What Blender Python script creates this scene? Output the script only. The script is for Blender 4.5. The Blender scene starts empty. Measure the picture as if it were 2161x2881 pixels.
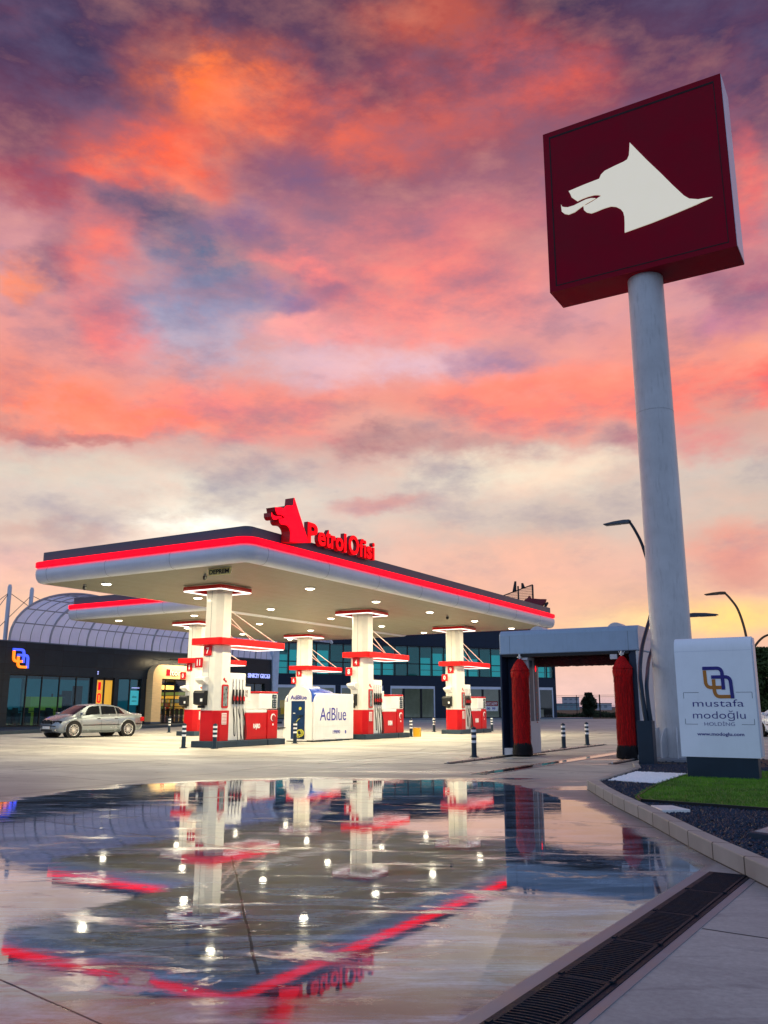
import bpy, bmesh, math, random
from mathutils import Vector, Matrix, noise as mnoise
random.seed(7)
R = math.radians
C = bpy.context.scene.collection
SC = bpy.context.scene
PI = math.pi

# ------------------------------------------------------------------ camera
cam = bpy.data.cameras.new('camera')
cam.lens = 30.49
cam.sensor_width = 36
cam.clip_start = 0.05
cam.clip_end = 6000
camo = bpy.data.objects.new('camera', cam)
C.objects.link(camo)
camo.location = (0, 0, 1.25)
camo.rotation_euler = (R(90 + 12.714), 0, R(30.8))
SC.camera = camo

# ------------------------------------------------------------------ exposure
SC.view_settings.view_transform = 'Standard'
SC.view_settings.look = 'None'
SC.view_settings.exposure = 0
SC.view_settings.gamma = 1
SC.cycles.max_bounces = 6
SC.cycles.diffuse_bounces = 3
SC.cycles.glossy_bounces = 4
SC.cycles.sample_clamp_indirect = 6
SC.cycles.sample_clamp_direct = 14
SC.cycles.use_denoising = True

# ------------------------------------------------------------------ sky (world): Nishita base + sunset cloud field in direction space
SKY_GRAD=[
(43.27,(0.076, 0.042, 0.08)),(37.27,(0.246, 0.084, 0.112)),(30.64,(0.456, 0.195, 0.209)),(24.94,(0.617, 0.305, 0.296)),(20.49,(0.791, 0.296, 0.195)),(17.47,(0.631, 0.361, 0.279)),(14.42,(0.604, 0.479, 0.392)),(11.36,(0.617, 0.468, 0.361)),(8.31,(0.73, 0.423, 0.287)),(5.29,(0.823, 0.468, 0.238)),(2.30,(0.761, 0.445, 0.342)),(0.04,(0.578, 0.392, 0.456)),]
SKY_BLOBS=[
(-27.4,38.1,10.7,5.1,(0.072, 0.042, 0.08),0.95),
(27.4,38.5,11.8,6.6,(0.084, 0.048, 0.098),0.95),
(-6.8,42.4,9.2,2.5,(0.162, 0.068, 0.089),0.85),
(17.1,40.6,4.9,2.1,(0.156, 0.065, 0.098),0.70),
(-26.8,33.5,6.4,3.6,(0.188, 0.058, 0.084),0.70),
(-13.1,38.0,6.7,2.7,(0.939, 0.216, 0.013),1.00),
(-7.3,36.7,8.5,2.3,(0.871, 0.175, 0.048),0.85),
(-18.0,33.7,7.2,2.0,(0.871, 0.15, 0.03),0.90),
(4.3,41.9,8.2,2.2,(0.515, 0.117, 0.054),0.85),
(11.9,38.7,5.7,2.9,(0.701, 0.133, 0.068),0.80),
(1.4,37.3,9.7,2.3,(0.672, 0.15, 0.076),0.65),
(-25.2,30.5,4.8,1.8,(0.392, 0.065, 0.065),0.75),
(-19.8,32.2,5.8,0.7,(0.956, 0.162, 0.04),0.70),
(-16.5,30.4,3.9,1.6,(0.122, 0.093, 0.144),1.00),
(-10.9,28.5,4.8,2.4,(0.15, 0.162, 0.238),1.00),
(-6.5,34.3,4.1,1.6,(0.209, 0.112, 0.202),0.85),
(-9.1,30.9,3.0,1.4,(0.223, 0.138, 0.246),0.80),
(-23.1,26.4,2.3,2.1,(0.216, 0.098, 0.15),0.80),
(-3.5,27.8,2.3,1.0,(0.117, 0.117, 0.231),0.95),
(-6.6,26.5,2.6,1.0,(0.188, 0.168, 0.305),0.90),
(-13.0,25.5,6.3,2.7,(0.305, 0.287, 0.392),0.95),
(-10.7,23.1,8.2,2.0,(0.491, 0.392, 0.445),0.80),
(-19.8,27.5,3.3,2.4,(0.855, 0.181, 0.093),0.75),
(-25.1,25.0,1.6,1.1,(0.888, 0.254, 0.068),0.80),
(-19.0,23.7,3.8,1.7,(0.855, 0.175, 0.107),0.70),
(-6.0,28.8,3.0,0.7,(0.905, 0.246, 0.195),0.80),
(2.4,27.8,8.3,3.4,(0.871, 0.231, 0.162),0.80),
(5.9,25.4,7.2,1.7,(0.905, 0.296, 0.216),0.75),
(5.8,31.3,6.7,1.6,(0.658, 0.202, 0.181),0.60),
(1.0,22.3,9.0,1.8,(0.687, 0.456, 0.491),0.85),
(8.4,22.5,3.2,1.1,(0.352, 0.195, 0.279),0.75),
(-4.3,24.9,3.9,0.9,(0.922, 0.352, 0.305),0.60),
(-23.8,19.0,7.3,1.7,(0.973, 0.202, 0.021),1.00),
(-15.7,18.9,10.1,1.3,(0.973, 0.223, 0.08),0.95),
(-21.4,17.6,4.7,0.5,(0.305, 0.08, 0.076),0.80),
(-9.6,20.2,6.3,1.2,(0.922, 0.238, 0.162),0.70),
(11.8,19.5,8.0,2.1,(0.922, 0.231, 0.122),0.85),
(20.1,18.8,4.3,1.7,(0.871, 0.175, 0.098),0.75),
(24.6,19.3,1.9,1.4,(0.973, 0.112, 0.054),0.80),
(24.7,25.3,3.0,2.1,(0.376, 0.098, 0.15),0.75),
(22.8,23.2,3.1,1.6,(0.468, 0.195, 0.287),0.75),
(21.0,16.1,4.4,1.3,(0.672, 0.175, 0.162),0.75),
(25.3,30.8,1.7,3.0,(0.761, 0.156, 0.122),0.80),
(23.3,28.5,1.4,5.2,(0.332, 0.122, 0.15),0.50),
(0.0,17.3,3.8,1.0,(0.254, 0.107, 0.107),0.95),
(4.2,16.8,5.4,0.8,(0.413, 0.181, 0.162),0.75),
(16.2,16.2,2.6,1.2,(0.352, 0.144, 0.162),0.80),
(-6.7,17.7,6.3,0.9,(0.839, 0.223, 0.162),0.60),
(-20.4,15.3,7.8,1.4,(0.617, 0.527, 0.413),0.85),
(-12.7,13.2,7.7,1.8,(0.687, 0.591, 0.468),0.80),
(8.5,14.9,8.3,1.7,(0.791, 0.658, 0.491),0.85),
(-0.3,12.7,4.1,0.7,(0.578, 0.262, 0.202),0.75),
(-21.7,10.7,4.3,0.5,(0.503, 0.287, 0.202),0.60),
(-12.6,11.5,3.3,0.7,(1.0, 0.973, 0.855),0.90),
(-13.2,11.1,5.6,1.8,(0.956, 0.839, 0.68),0.60),
(22.9,9.6,4.5,1.6,(0.761, 0.254, 0.138),0.60),
(23.3,7.9,3.1,1.0,(0.552, 0.202, 0.127),0.50),
(20.7,5.4,5.9,1.3,(0.973, 0.617, 0.156),0.95),
(15.8,5.2,3.9,1.0,(0.956, 0.672, 0.305),0.75),
(8.3,9.4,7.8,1.8,(0.839, 0.434, 0.262),0.60),
(5.2,7.1,6.7,1.2,(0.855, 0.434, 0.246),0.60),
(-22.5,8.3,4.2,1.4,(0.807, 0.456, 0.352),0.60),
(13.9,1.7,7.3,1.7,(0.807, 0.491, 0.434),0.70),
(20.9,1.3,2.6,1.1,(0.761, 0.456, 0.423),0.60),
(13.8,-0.0,11.1,0.6,(0.468, 0.314, 0.445),0.70),
]

W = bpy.data.worlds.new('World')
SC.world = W
W.use_nodes = True
nt = W.node_tree
nt.nodes.clear()


class NT:
    """tiny node helper"""
    def __init__(s, t): s.t = t
    def n(s, kind, **kw):
        nd = s.t.nodes.new(kind)
        for k, v in kw.items(): setattr(nd, k, v)
        return nd
    def link(s, a, b): s.t.links.new(a, b)
    def setin(s, sock, v):
        if isinstance(v, bpy.types.NodeSocket): s.link(v, sock)
        elif v is not None:
            if sock.type == 'RGBA' and len(v) == 3: v = (*v, 1)
            sock.default_value = v
    def math(s, op, a, b=None, c=None, clamp=False):
        nd = s.n('ShaderNodeMath', operation=op, use_clamp=clamp)
        s.setin(nd.inputs[0], a)
        if b is not None: s.setin(nd.inputs[1], b)
        if c is not None: s.setin(nd.inputs[2], c)
        return nd.outputs[0]
    def vmath(s, op, a, b=None, out=0):
        nd = s.n('ShaderNodeVectorMath', operation=op)
        s.setin(nd.inputs[0], a)
        if b is not None: s.setin(nd.inputs[1], b)
        return nd.outputs['Value'] if out == 'v' else nd.outputs[0]
    def mix(s, f, a, b, mode='MIX'):
        nd = s.n('ShaderNodeMix', data_type='RGBA', blend_type=mode)
        s.setin(nd.inputs[0], f)
        s.setin(nd.inputs[6], a)
        s.setin(nd.inputs[7], b)
        return nd.outputs[2]
    def noise(s, vec, scale, detail=3, rough=.5, dist=0, out='Fac'):
        nd = s.n('ShaderNodeTexNoise')
        s.setin(nd.inputs['Vector'], vec)
        nd.inputs['Scale'].default_value = scale
        nd.inputs['Detail'].default_value = detail
        nd.inputs['Roughness'].default_value = rough
        nd.inputs['Distortion'].default_value = dist
        return nd.outputs[out]
    def mapr(s, v, a, b, c=0., d=1., smooth=True):
        nd = s.n('ShaderNodeMapRange')
        nd.interpolation_type = 'SMOOTHSTEP' if smooth else 'LINEAR'
        s.setin(nd.inputs[0], v)
        for i, x in enumerate((a, b, c, d)): s.setin(nd.inputs[i + 1], x)
        return nd.outputs[0]
    def scale(s, vec, sc, rot=(0, 0, 0)):
        nd = s.n('ShaderNodeMapping')
        s.setin(nd.inputs[0], vec)
        nd.inputs['Scale'].default_value = sc
        nd.inputs['Rotation'].default_value = rot
        return nd.outputs[0]
    def comb(s, x, y, z):
        nd = s.n('ShaderNodeCombineXYZ')
        for i, v in enumerate((x, y, z)): s.setin(nd.inputs[i], v)
        return nd.outputs[0]
    def sep(s, v):
        nd = s.n('ShaderNodeSeparateXYZ')
        s.setin(nd.inputs[0], v)
        return nd.outputs


w = NT(nt)
tc = w.n('ShaderNodeTexCoord')
dirv = tc.outputs['Generated']
# heading turned so that azimuth 0 looks into the sunset, 30.8 degrees west of +Y
vr = w.n('ShaderNodeVectorRotate', rotation_type='Z_AXIS')
w.link(dirv, vr.inputs['Vector'])
vr.inputs['Angle'].default_value = R(-30.8)
x_, y_, z_ = w.sep(vr.outputs[0])
az = w.math('MULTIPLY', w.math('ARCTAN2', x_, y_), 180 / PI)
el = w.math('MULTIPLY', w.math('ARCSINE', z_), 180 / PI)
st = w.scale(dirv, (1, 1, 1.5), (.3, 0, 0))
wn = w.noise(st, 3.2, 6, .6, .0, 'Color')
wn2 = w.noise(w.scale(dirv, (1, 1, 2.0), (0, -.3, 0)), 11, 5, .6, .0, 'Color')
warp = w.vmath('MULTIPLY', w.vmath('SUBTRACT', wn, (.5, .5, .5)), (12, 7, 0))
warp2 = w.vmath('MULTIPLY', w.vmath('SUBTRACT', wn2, (.5, .5, .5)), (7, 3.2, 0))
# clouds flatten and calm down toward the horizon
calm = w.mapr(el, 0, 16, .12, 1)
wsum = w.vmath('ADD', warp, warp2)
wsc = w.n('ShaderNodeVectorMath', operation='SCALE')
w.link(wsum, wsc.inputs[0]); w.link(calm, wsc.inputs['Scale'])
uv = w.vmath('ADD', w.comb(az, el, 0.), wsc.outputs[0])
u_, v_, _z = w.sep(uv)
ramp = w.n('ShaderNodeValToRGB')
w.link(w.math('DIVIDE', v_, 48., clamp=True), ramp.inputs[0])
els = ramp.color_ramp.elements
tab = sorted(SKY_GRAD)
els[0].position = tab[0][0] / 48; els[0].color = (*tab[0][1], 1)
els[1].position = tab[-1][0] / 48; els[1].color = (*tab[-1][1], 1)
for e_, c_ in tab[1:-1]:
    q = els.new(e_ / 48); q.color = (*c_, 1)
col = ramp.outputs[0]
fib = w.noise(w.scale(dirv, (1, 1, 2.0), (0, .35, 0)), 7.5, 8, .64, .15)
for (a, e, ra, re, c, s_) in SKY_BLOBS:
    d = w.vmath('LENGTH', w.vmath('MULTIPLY', w.vmath('SUBTRACT', w.comb(u_, v_, 0.), (a, e, 0)), (1 / ra, 1 / re, 0)), None, 'v')
    g = w.math('MULTIPLY', w.mapr(d, .25, 1.45, 1, 0), s_)
    g = w.math('MULTIPLY', g, w.mapr(fib, .36, .60, .35, 1.0), clamp=True)
    col = w.mix(g, col, c)
# wisps: thin light and dark fibres through the whole field
wis = w.noise(w.scale(dirv, (1, 1, 2.4), (0, -.3, 0)), 9, 8, .6, 0)
wamt = w.mapr(el, 2, 18, .25, 1)
wv = w.math('MULTIPLY', w.math('SUBTRACT', wis, .5), wamt)
col = w.mix(w.math('MULTIPLY', w.math('MAXIMUM', wv, 0.), 1.1, clamp=True), col, (.95, .45, .27))
col = w.mix(w.math('MULTIPLY', w.math('MAXIMUM', w.math('MULTIPLY', wv, -1.), 0.), 2.2, clamp=True), col, (.17, .14, .22))
br = w.math('ADD', 1., w.math('MULTIPLY', w.math('SUBTRACT', fib, .5), .35))
col = w.vmath('MULTIPLY', col, w.comb(br, br, br))
gm = w.n('ShaderNodeGamma'); w.link(w.vmath('MULTIPLY', col, (1.21, 1.25, 1.22)), gm.inputs[0]); gm.inputs[1].default_value = 1.22
col = gm.outputs[0]
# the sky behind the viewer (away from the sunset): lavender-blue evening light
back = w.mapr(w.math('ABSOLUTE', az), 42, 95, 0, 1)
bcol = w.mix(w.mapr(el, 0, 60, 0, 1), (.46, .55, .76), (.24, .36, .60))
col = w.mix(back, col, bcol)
top = w.mapr(el, 44, 62, 0, 1)
col = w.mix(top, col, (.16, .22, .40))
col = w.mix(w.mapr(el, -3, -.5, 1, 0), col, (.06, .055, .06))
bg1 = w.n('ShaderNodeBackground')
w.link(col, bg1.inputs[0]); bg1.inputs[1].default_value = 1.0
sky = w.n('ShaderNodeTexSky', sky_type='NISHITA', sun_disc=False)
sky.sun_elevation = R(1.5); sky.sun_rotation = R(-46); sky.dust_density = .2; sky.air_density = .6; sky.ozone_density = 4
bg2 = w.n('ShaderNodeBackground')
w.link(sky.outputs[0], bg2.inputs[0]); bg2.inputs[1].default_value = 0.05
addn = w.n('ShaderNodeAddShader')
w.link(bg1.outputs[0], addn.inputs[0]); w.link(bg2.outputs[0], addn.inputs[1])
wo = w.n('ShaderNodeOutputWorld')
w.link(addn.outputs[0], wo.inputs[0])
W.cycles.sampling_method = 'MANUAL'
W.cycles.sample_map_resolution = 512

# ------------------------------------------------------------------ sun: veiled, just above the horizon behind the station
sl = bpy.data.lights.new('sun', 'SUN')
sl.energy = .25
sl.angle = R(50)
sl.color = (1, .72, .52)
so = bpy.data.objects.new('sun', sl)
C.objects.link(so)
_a = R(46); _e = R(1.5)
_d = Vector((-math.sin(_a) * math.cos(_e), math.cos(_a) * math.cos(_e), math.sin(_e)))   # towards the sun
so.rotation_euler = _d.to_track_quat('Z', 'Y').to_euler()
so.location = (0, 0, 60)

# ------------------------------------------------------------------ helpers
class MB:
    def __init__(s): s.v = []; s.f = []; s.m = []; s.mi = 0
    def add(s, vs, fs):
        o = len(s.v); s.v += [tuple(v) for v in vs]
        s.f += [tuple(i + o for i in f) for f in fs]; s.m += [s.mi] * len(fs)
        return s
    def box(s, x0, x1, y0, y1, z0, z1):
        v = [(x, y, z) for z in (z0, z1) for y in (y0, y1) for x in (x0, x1)]
        return s.add(v, [(0, 2, 3, 1), (4, 5, 7, 6), (0, 1, 5, 4), (2, 6, 7, 3), (0, 4, 6, 2), (1, 3, 7, 5)])
    def prism(s, poly, axis, a, b):
        """poly in the plane normal to axis; 'z': (x,y); 'y': (x,z); 'x': (y,z)"""
        def P(p, t):
            return (p[0], p[1], t) if axis == 'z' else (p[0], t, p[1]) if axis == 'y' else (t, p[0], p[1])
        n = len(poly)
        return s.add([P(p, a) for p in poly] + [P(p, b) for p in poly],
                     [tuple(range(n))[::-1], tuple(range(n, 2 * n))] + [(i, (i + 1) % n, n + (i + 1) % n, n + i) for i in range(n)])
    def ring(s, outer, inner, z0, z1):
        n = len(outer)
        v = [(*p, z0) for p in outer] + [(*p, z0) for p in inner] + [(*p, z1) for p in outer] + [(*p, z1) for p in inner]
        f = []
        for i in range(n):
            j = (i + 1) % n
            f += [(i, j, n + j, n + i)[::-1], (2 * n + i, 2 * n + j, 3 * n + j, 3 * n + i), (i, j, 2 * n + j, 2 * n + i), (n + j, n + i, 3 * n + i, 3 * n + j)]
        return s.add(v, f)
    def cyl(s, c, r, z0, z1, n=16, r2=None, axis='z'):
        r2 = r if r2 is None else r2
        def P(a, rr, t):
            x, y = c[0] + rr * math.cos(a), c[1] + rr * math.sin(a)
            return (x, y, t) if axis == 'z' else (x, t, y) if axis == 'y' else (t, x, y)
        v = [P(2 * PI * i / n, r, z0) for i in range(n)] + [P(2 * PI * i / n, r2, z1) for i in range(n)]
        return s.add(v, [tuple(range(n))[::-1], tuple(range(n, 2 * n))] + [(i, (i + 1) % n, n + (i + 1) % n, n + i) for i in range(n)])
    def lathe(s, prof, c=(0, 0), n=20):
        k = len(prof)
        v = [(c[0] + r * math.cos(2 * PI * i / n), c[1] + r * math.sin(2 * PI * i / n), z) for r, z in prof for i in range(n)]
        f = [(j * n + i, j * n + (i + 1) % n, (j + 1) * n + (i + 1) % n, (j + 1) * n + i) for j in range(k - 1) for i in range(n)]
        f += [tuple(range(n))[::-1], tuple(range((k - 1) * n, k * n))]
        return s.add(v, f)
    def tube(s, path, r, n=8, r_end=None):
        P = [Vector(p) for p in path]; k = len(P); v = []
        up = Vector((0, 0, 1)); prev = None
        for i, p in enumerate(P):
            t = (P[min(i + 1, k - 1)] - P[max(i - 1, 0)]).normalized()
            if prev is None:
                a = t.cross(up)
                if a.length < .05: a = t.cross(Vector((1, 0, 0)))
            else:
                a = prev - t * prev.dot(t)
            a.normalize(); prev = a; b = t.cross(a)
            rr = r if r_end is None else r + (r_end - r) * i / (k - 1)
            v += [tuple(p + (a * math.cos(2 * PI * j / n) + b * math.sin(2 * PI * j / n)) * rr) for j in range(n)]
        f = [(i * n + j, i * n + (j + 1) % n, (i + 1) * n + (j + 1) % n, (i + 1) * n + j) for i in range(k - 1) for j in range(n)]
        f += [tuple(range(n)), tuple(range((k - 1) * n, k * n))[::-1]]
        return s.add(v, f)
    def grid(s, fn, us, vs, flip=False):
        nu, nv = len(us), len(vs)
        v = [fn(a, b) for a in us for b in vs]
        f = [(i * nv + j, (i + 1) * nv + j, (i + 1) * nv + j + 1, i * nv + j + 1) for i in range(nu - 1) for j in range(nv - 1)]
        if flip: f = [q[::-1] for q in f]
        return s.add(v, f)


def curve(pts, n=24):
    """Catmull-Rom through pts"""
    P = [Vector(p) for p in pts]; P = [P[0] * 2 - P[1]] + P + [P[-1] * 2 - P[-2]]
    out = []; segs = len(P) - 3; per = max(2, n // segs)
    for i in range(segs):
        a, b, c_, d = P[i:i + 4]
        for k in range(per):
            t = k / per
            out.append(.5 * ((2 * b) + (c_ - a) * t + (2 * a - 5 * b + 4 * c_ - d) * t * t + (3 * b - a - 3 * c_ + d) * t ** 3))
    out.append(P[-2]); return [tuple(p) for p in out]


def part(name, mb, mat, parent=None, bevel=0, smooth=False, seg=2, kind=None, label=None):
    me = bpy.data.meshes.new(name)
    me.from_pydata(mb.v, [], mb.f)
    mats = mat if isinstance(mat, (list, tuple)) else [mat]
    for m in mats: me.materials.append(m)
    if len(mats) > 1:
        me.polygons.foreach_set('material_index', mb.m)
    bm = bmesh.new(); bm.from_mesh(me)
    if kind != 'stuff' and len(bm.faces) < 20000: bmesh.ops.recalc_face_normals(bm, faces=bm.faces)
    bm.to_mesh(me); bm.free()
    if smooth:
        me.polygons.foreach_set('use_smooth', [True] * len(me.polygons))
        try: me.set_sharp_from_angle(angle=R(35))
        except Exception: pass
    o = bpy.data.objects.new(name, me); C.objects.link(o)
    if parent is not None: o.parent = parent
    if bevel:
        b = o.modifiers.new('bevel', 'BEVEL'); b.width = bevel; b.segments = seg; b.limit_method = 'ANGLE'; b.angle_limit = R(40)
    if kind: o['kind'] = kind
    if label: o['label'] = label
    return o


def thing(name, label, cat, loc=(0, 0, 0), rz=0, group=None):
    o = bpy.data.objects.new(name, None); C.objects.link(o)
    o.empty_display_size = .3
    o.location = loc; o.rotation_euler = (0, 0, rz); o['label'] = label; o['category'] = cat
    if group: o['group'] = group
    return o


def tag(o, label, cat, group=None):
    o['label'] = label; o['category'] = cat
    if group: o['group'] = group
    return o


def text_mb(txt, wid, hei, depth, bold=0.0):
    """built-in lettering as mesh, fitted to wid x hei, in the xz plane facing -y; returns MB centred at 0"""
    cu = bpy.data.curves.new('lettering', 'FONT')
    cu.body = txt; cu.extrude = .5; cu.offset = bold; cu.resolution_u = 4
    to = bpy.data.objects.new('lettering', cu)
    me = bpy.data.meshes.new_from_object(to)
    v = [p.co.copy() for p in me.vertices]; f = [tuple(p.vertices) for p in me.polygons]
    bpy.data.objects.remove(to); bpy.data.curves.remove(cu); bpy.data.meshes.remove(me)
    x0 = min(p.x for p in v); x1 = max(p.x for p in v); y0 = min(p.y for p in v); y1 = max(p.y for p in v)
    z0 = min(p.z for p in v); z1 = max(p.z for p in v)
    m = MB()
    m.add([((p.x - (x0 + x1) / 2) / (x1 - x0) * wid, -((p.z - z0) / max(z1 - z0, 1e-6)) * depth, (p.y - (y0 + y1) / 2) / (y1 - y0) * hei) for p in v], f)
    return m


def place(m, loc, face='-y'):
    """turn an xz-plane MB (facing -y) to face -y or +x and move it"""
    out = []
    for (x, y, z) in m.v:
        if face == '+x': x, y = -y, x
        out.append((x + loc[0], y + loc[1], z + loc[2]))
    m.v = out; return m


# ------------------------------------------------------------------ materials
def newmat(name):
    m = bpy.data.materials.new(name); m.use_nodes = True
    t = m.node_tree; b = t.nodes['Principled BSDF']
    return m, NT(t), b


def paint(name, col, rough=.4, metal=0, var=.12, nscale=3., coat=0, emis=None, es=0, spec=.5, bump=0, bscale=40., stretch=(1, 1, 1), dirt=0.):
    m, n, b = newmat(name)
    tcn = n.n('ShaderNodeTexCoord')
    vec = n.scale(tcn.outputs['Object'], stretch)
    no = n.noise(vec, nscale, 5, .6)
    f = n.mapr(no, .3, .7, 1 - var, 1 + var, False)
    c2 = n.vmath('MULTIPLY', (*col,), n.comb(f, f, f))
    if dirt:
        dn = n.noise(n.scale(tcn.outputs['Object'], (3, 3, .4)), 5, 6, .65)
        c2 = n.mix(n.mapr(dn, .5, .75, 0, dirt), c2, tuple(x * .55 for x in col))
    n.link(c2, b.inputs['Base Color'])
    n.link(n.mapr(no, .3, .7, rough * .85, min(1, rough * 1.2), False), b.inputs['Roughness'])
    b.inputs['Metallic'].default_value = metal
    b.inputs['Specular IOR Level'].default_value = spec if max(col) > .1 else spec * .6
    b.inputs['Coat Weight'].default_value = coat
    if coat: b.inputs['Coat Roughness'].default_value = .06
    if emis is not None:
        b.inputs['Emission Color'].default_value = (*emis, 1); b.inputs['Emission Strength'].default_value = es
    if bump:
        bn = n.n('ShaderNodeBump'); bn.inputs['Strength'].default_value = bump; bn.inputs['Distance'].default_value = .01
        n.link(n.noise(vec, bscale, 4, .6), bn.inputs['Height']); n.link(bn.outputs[0], b.inputs['Normal'])
    return m


M = {}
M['red'] = paint('red_paint', (.50, .003, .006), .35, var=.08, coat=.1, spec=.3)
M['red_glow'] = paint('red_lit_acrylic', (.45, .0, .0), .5, var=.05, emis=(1, .0, .010), es=2.4, spec=.15)
M['letter_glow'] = paint('red_lit_letter', (.45, .0, .0), .5, var=.05, emis=(1, .0, .006), es=1.3, spec=.15)
M['red_side'] = paint('red_letter_return', (.32, .008, .01), .4, var=.1)
M['dark_red'] = paint('dark_red_sign', (.24, .000, .014), .6, var=.12, nscale=1.2, spec=.12)
M['sign_white'] = paint('lit_white_acrylic', (.6, .56, .46), .4, var=.03, emis=(.92, .86, .70), es=.5)
M['silver'] = paint('silver_composite', (.60, .64, .74), .38, metal=.25, var=.06, nscale=1.2, dirt=.15)
M['white'] = paint('white_paint', (.80, .79, .76), .35, var=.05, coat=.2, dirt=.15)
M['cream'] = paint('cream_cladding', (.78, .76, .68), .35, var=.05, coat=.15, dirt=.12)
M['slate'] = paint('slate_parapet', (.05, .08, .115), .45, var=.15, nscale=1.5)
M['navy'] = paint('dark_navy_paint', (.010, .026, .045), .38, var=.15)
M['kerbblue'] = paint('blue_black_kerb', (.022, .042, .065), .6, var=.25, bump=.3)
M['black'] = paint('black_plastic', (.012, .013, .015), .4, var=.2)
M['rubber'] = paint('black_rubber', (.012, .012, .013), .6, var=.2)
M['steel'] = paint('brushed_steel', (.55, .55, .55), .28, metal=1, var=.1)
M['iron'] = paint('cast_iron', (.012, .020, .032), .55, var=.35, nscale=9, bump=.4, spec=.12)
M['lamp'] = paint('lamp_lens', (.9, .9, .85), .4, emis=(1, .93, .74), es=9)
M['strip'] = paint('led_strip', (.9, .9, .9), .4, emis=(1, .97, .9), es=1.5)
M['postwhite'] = paint('pylon_white_paint', (.53, .54, .56), .36, var=.12, nscale=1.4, dirt=.45)
M['panelwhite'] = paint('panel_white', (.88, .92, .96), .42, var=.04, nscale=2, dirt=.08)
M['logo_blue'] = paint('logo_blue', (.012, .01, .20), .4, var=.06)
M['logo_orange'] = paint('logo_orange', (.48, .17, .01), .4, var=.06)
M['neon_blue'] = paint('neon_blue', (.1, .1, .8), .4, emis=(.04, .10, 1), es=1.3)
M['neon_orange'] = paint('neon_orange', (.9, .3, .02), .4, emis=(1, .20, .01), es=1.5)
M['neon_white'] = paint('neon_white_blue', (.6, .6, .9), .4, emis=(.35, .42, 1), es=1.1)
M['wood'] = paint('pale_oak_cladding', (.84, .60, .28), .45, var=.10, nscale=2, stretch=(1, 1, 9))
M['yellow'] = paint('yellow_plastic', (.75, .42, .02), .4)
M['adblue'] = paint('adblue_blue', (.01, .07, .42), .28, coat=.3)
M['advoid'] = paint('deep_blue_door', (.004, .03, .10), .4)
M['bluetext'] = paint('blue_lettering', (.02, .02, .30), .4)
M['hose_yellow'] = paint('yellow_hose', (.62, .60, .06), .45)
M['glassdark'] = paint('dark_glass', (.006, .01, .014), .06, var=.1, spec=.7)
M['screen'] = paint('display_screen', (.04, .07, .07), .2)
M['notice'] = paint('notice_sheet', (.78, .76, .72), .5)
M['poster'] = paint('poster_picture', (.16, .20, .20), .3, var=.9, nscale=9)
M['chrome'] = paint('chrome', (.75, .75, .76), .12, metal=1, var=.03)
M['brown'] = paint('fence_steel', (.02, .022, .025), .5)


def mat_bricks(name, col, joint, sx, sz, mortar=.012, rough=.4, plane='yz', var=.15, emis=None, off=0., bump=.3):
    """panel cladding with a real joint grid on a wall, from object coordinates"""
    m, n, b = newmat(name)
    tcn = n.n('ShaderNodeTexCoord')
    x, y, z = n.sep(tcn.outputs['Object'])
    a, c_ = {'yz': (y, z), 'xz': (x, z), 'xy': (x, y)}[plane]
    def line(v, s):
        fr = n.math('FRACT', n.math('DIVIDE', v, s))
        d = n.math('ABSOLUTE', n.math('SUBTRACT', fr, .5))
        return n.math('GREATER_THAN', d, .5 - mortar / s / 2)
    g = n.math('MAXIMUM', line(a, sx), line(c_, sz))
    cell = n.comb(n.math('FLOOR', n.math('DIVIDE', a, sx)), n.math('FLOOR', n.math('DIVIDE', c_, sz)), 0.)
    wn_ = n.n('ShaderNodeTexWhiteNoise'); n.link(cell, wn_.inputs['Vector'])
    f = n.mapr(wn_.outputs['Value'], 0, 1, 1 - var, 1 + var, False)
    no = n.noise(tcn.outputs['Object'], 2.5, 5, .6)
    f = n.math('MULTIPLY', f, n.mapr(no, .3, .7, .85, 1.15, False))
    c2 = n.mix(g, n.vmath('MULTIPLY', col, n.comb(f, f, f)), joint)
    n.link(c2, b.inputs['Base Color'])
    n.link(n.mapr(no, .3, .7, rough * .8, rough * 1.25, False), b.inputs['Roughness'])
    b.inputs['Specular IOR Level'].default_value = .25
    bn = n.n('ShaderNodeBump'); bn.inputs['Strength'].default_value = bump; bn.inputs['Distance'].default_value = .02
    n.link(n.math('SUBTRACT', 1., g), bn.inputs['Height']); n.link(bn.outputs[0], b.inputs['Normal'])
    return m


M['soffit'] = mat_bricks('soffit_planks', (.25, .245, .19), (.17, .165, .12), .2, 6.0, .012, .5, 'xy', .04, bump=.15)
M['shopwall'] = mat_bricks('anthracite_panels', (.010, .018, .026), (.002, .003, .004), 1.34, .93, .02, .36, 'yz', .25)
M['blockwall'] = mat_bricks('navy_panels', (.010, .020, .042), (.005, .008, .014), 2.9, 1.6, .02, .45, 'xz', .1)
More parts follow.
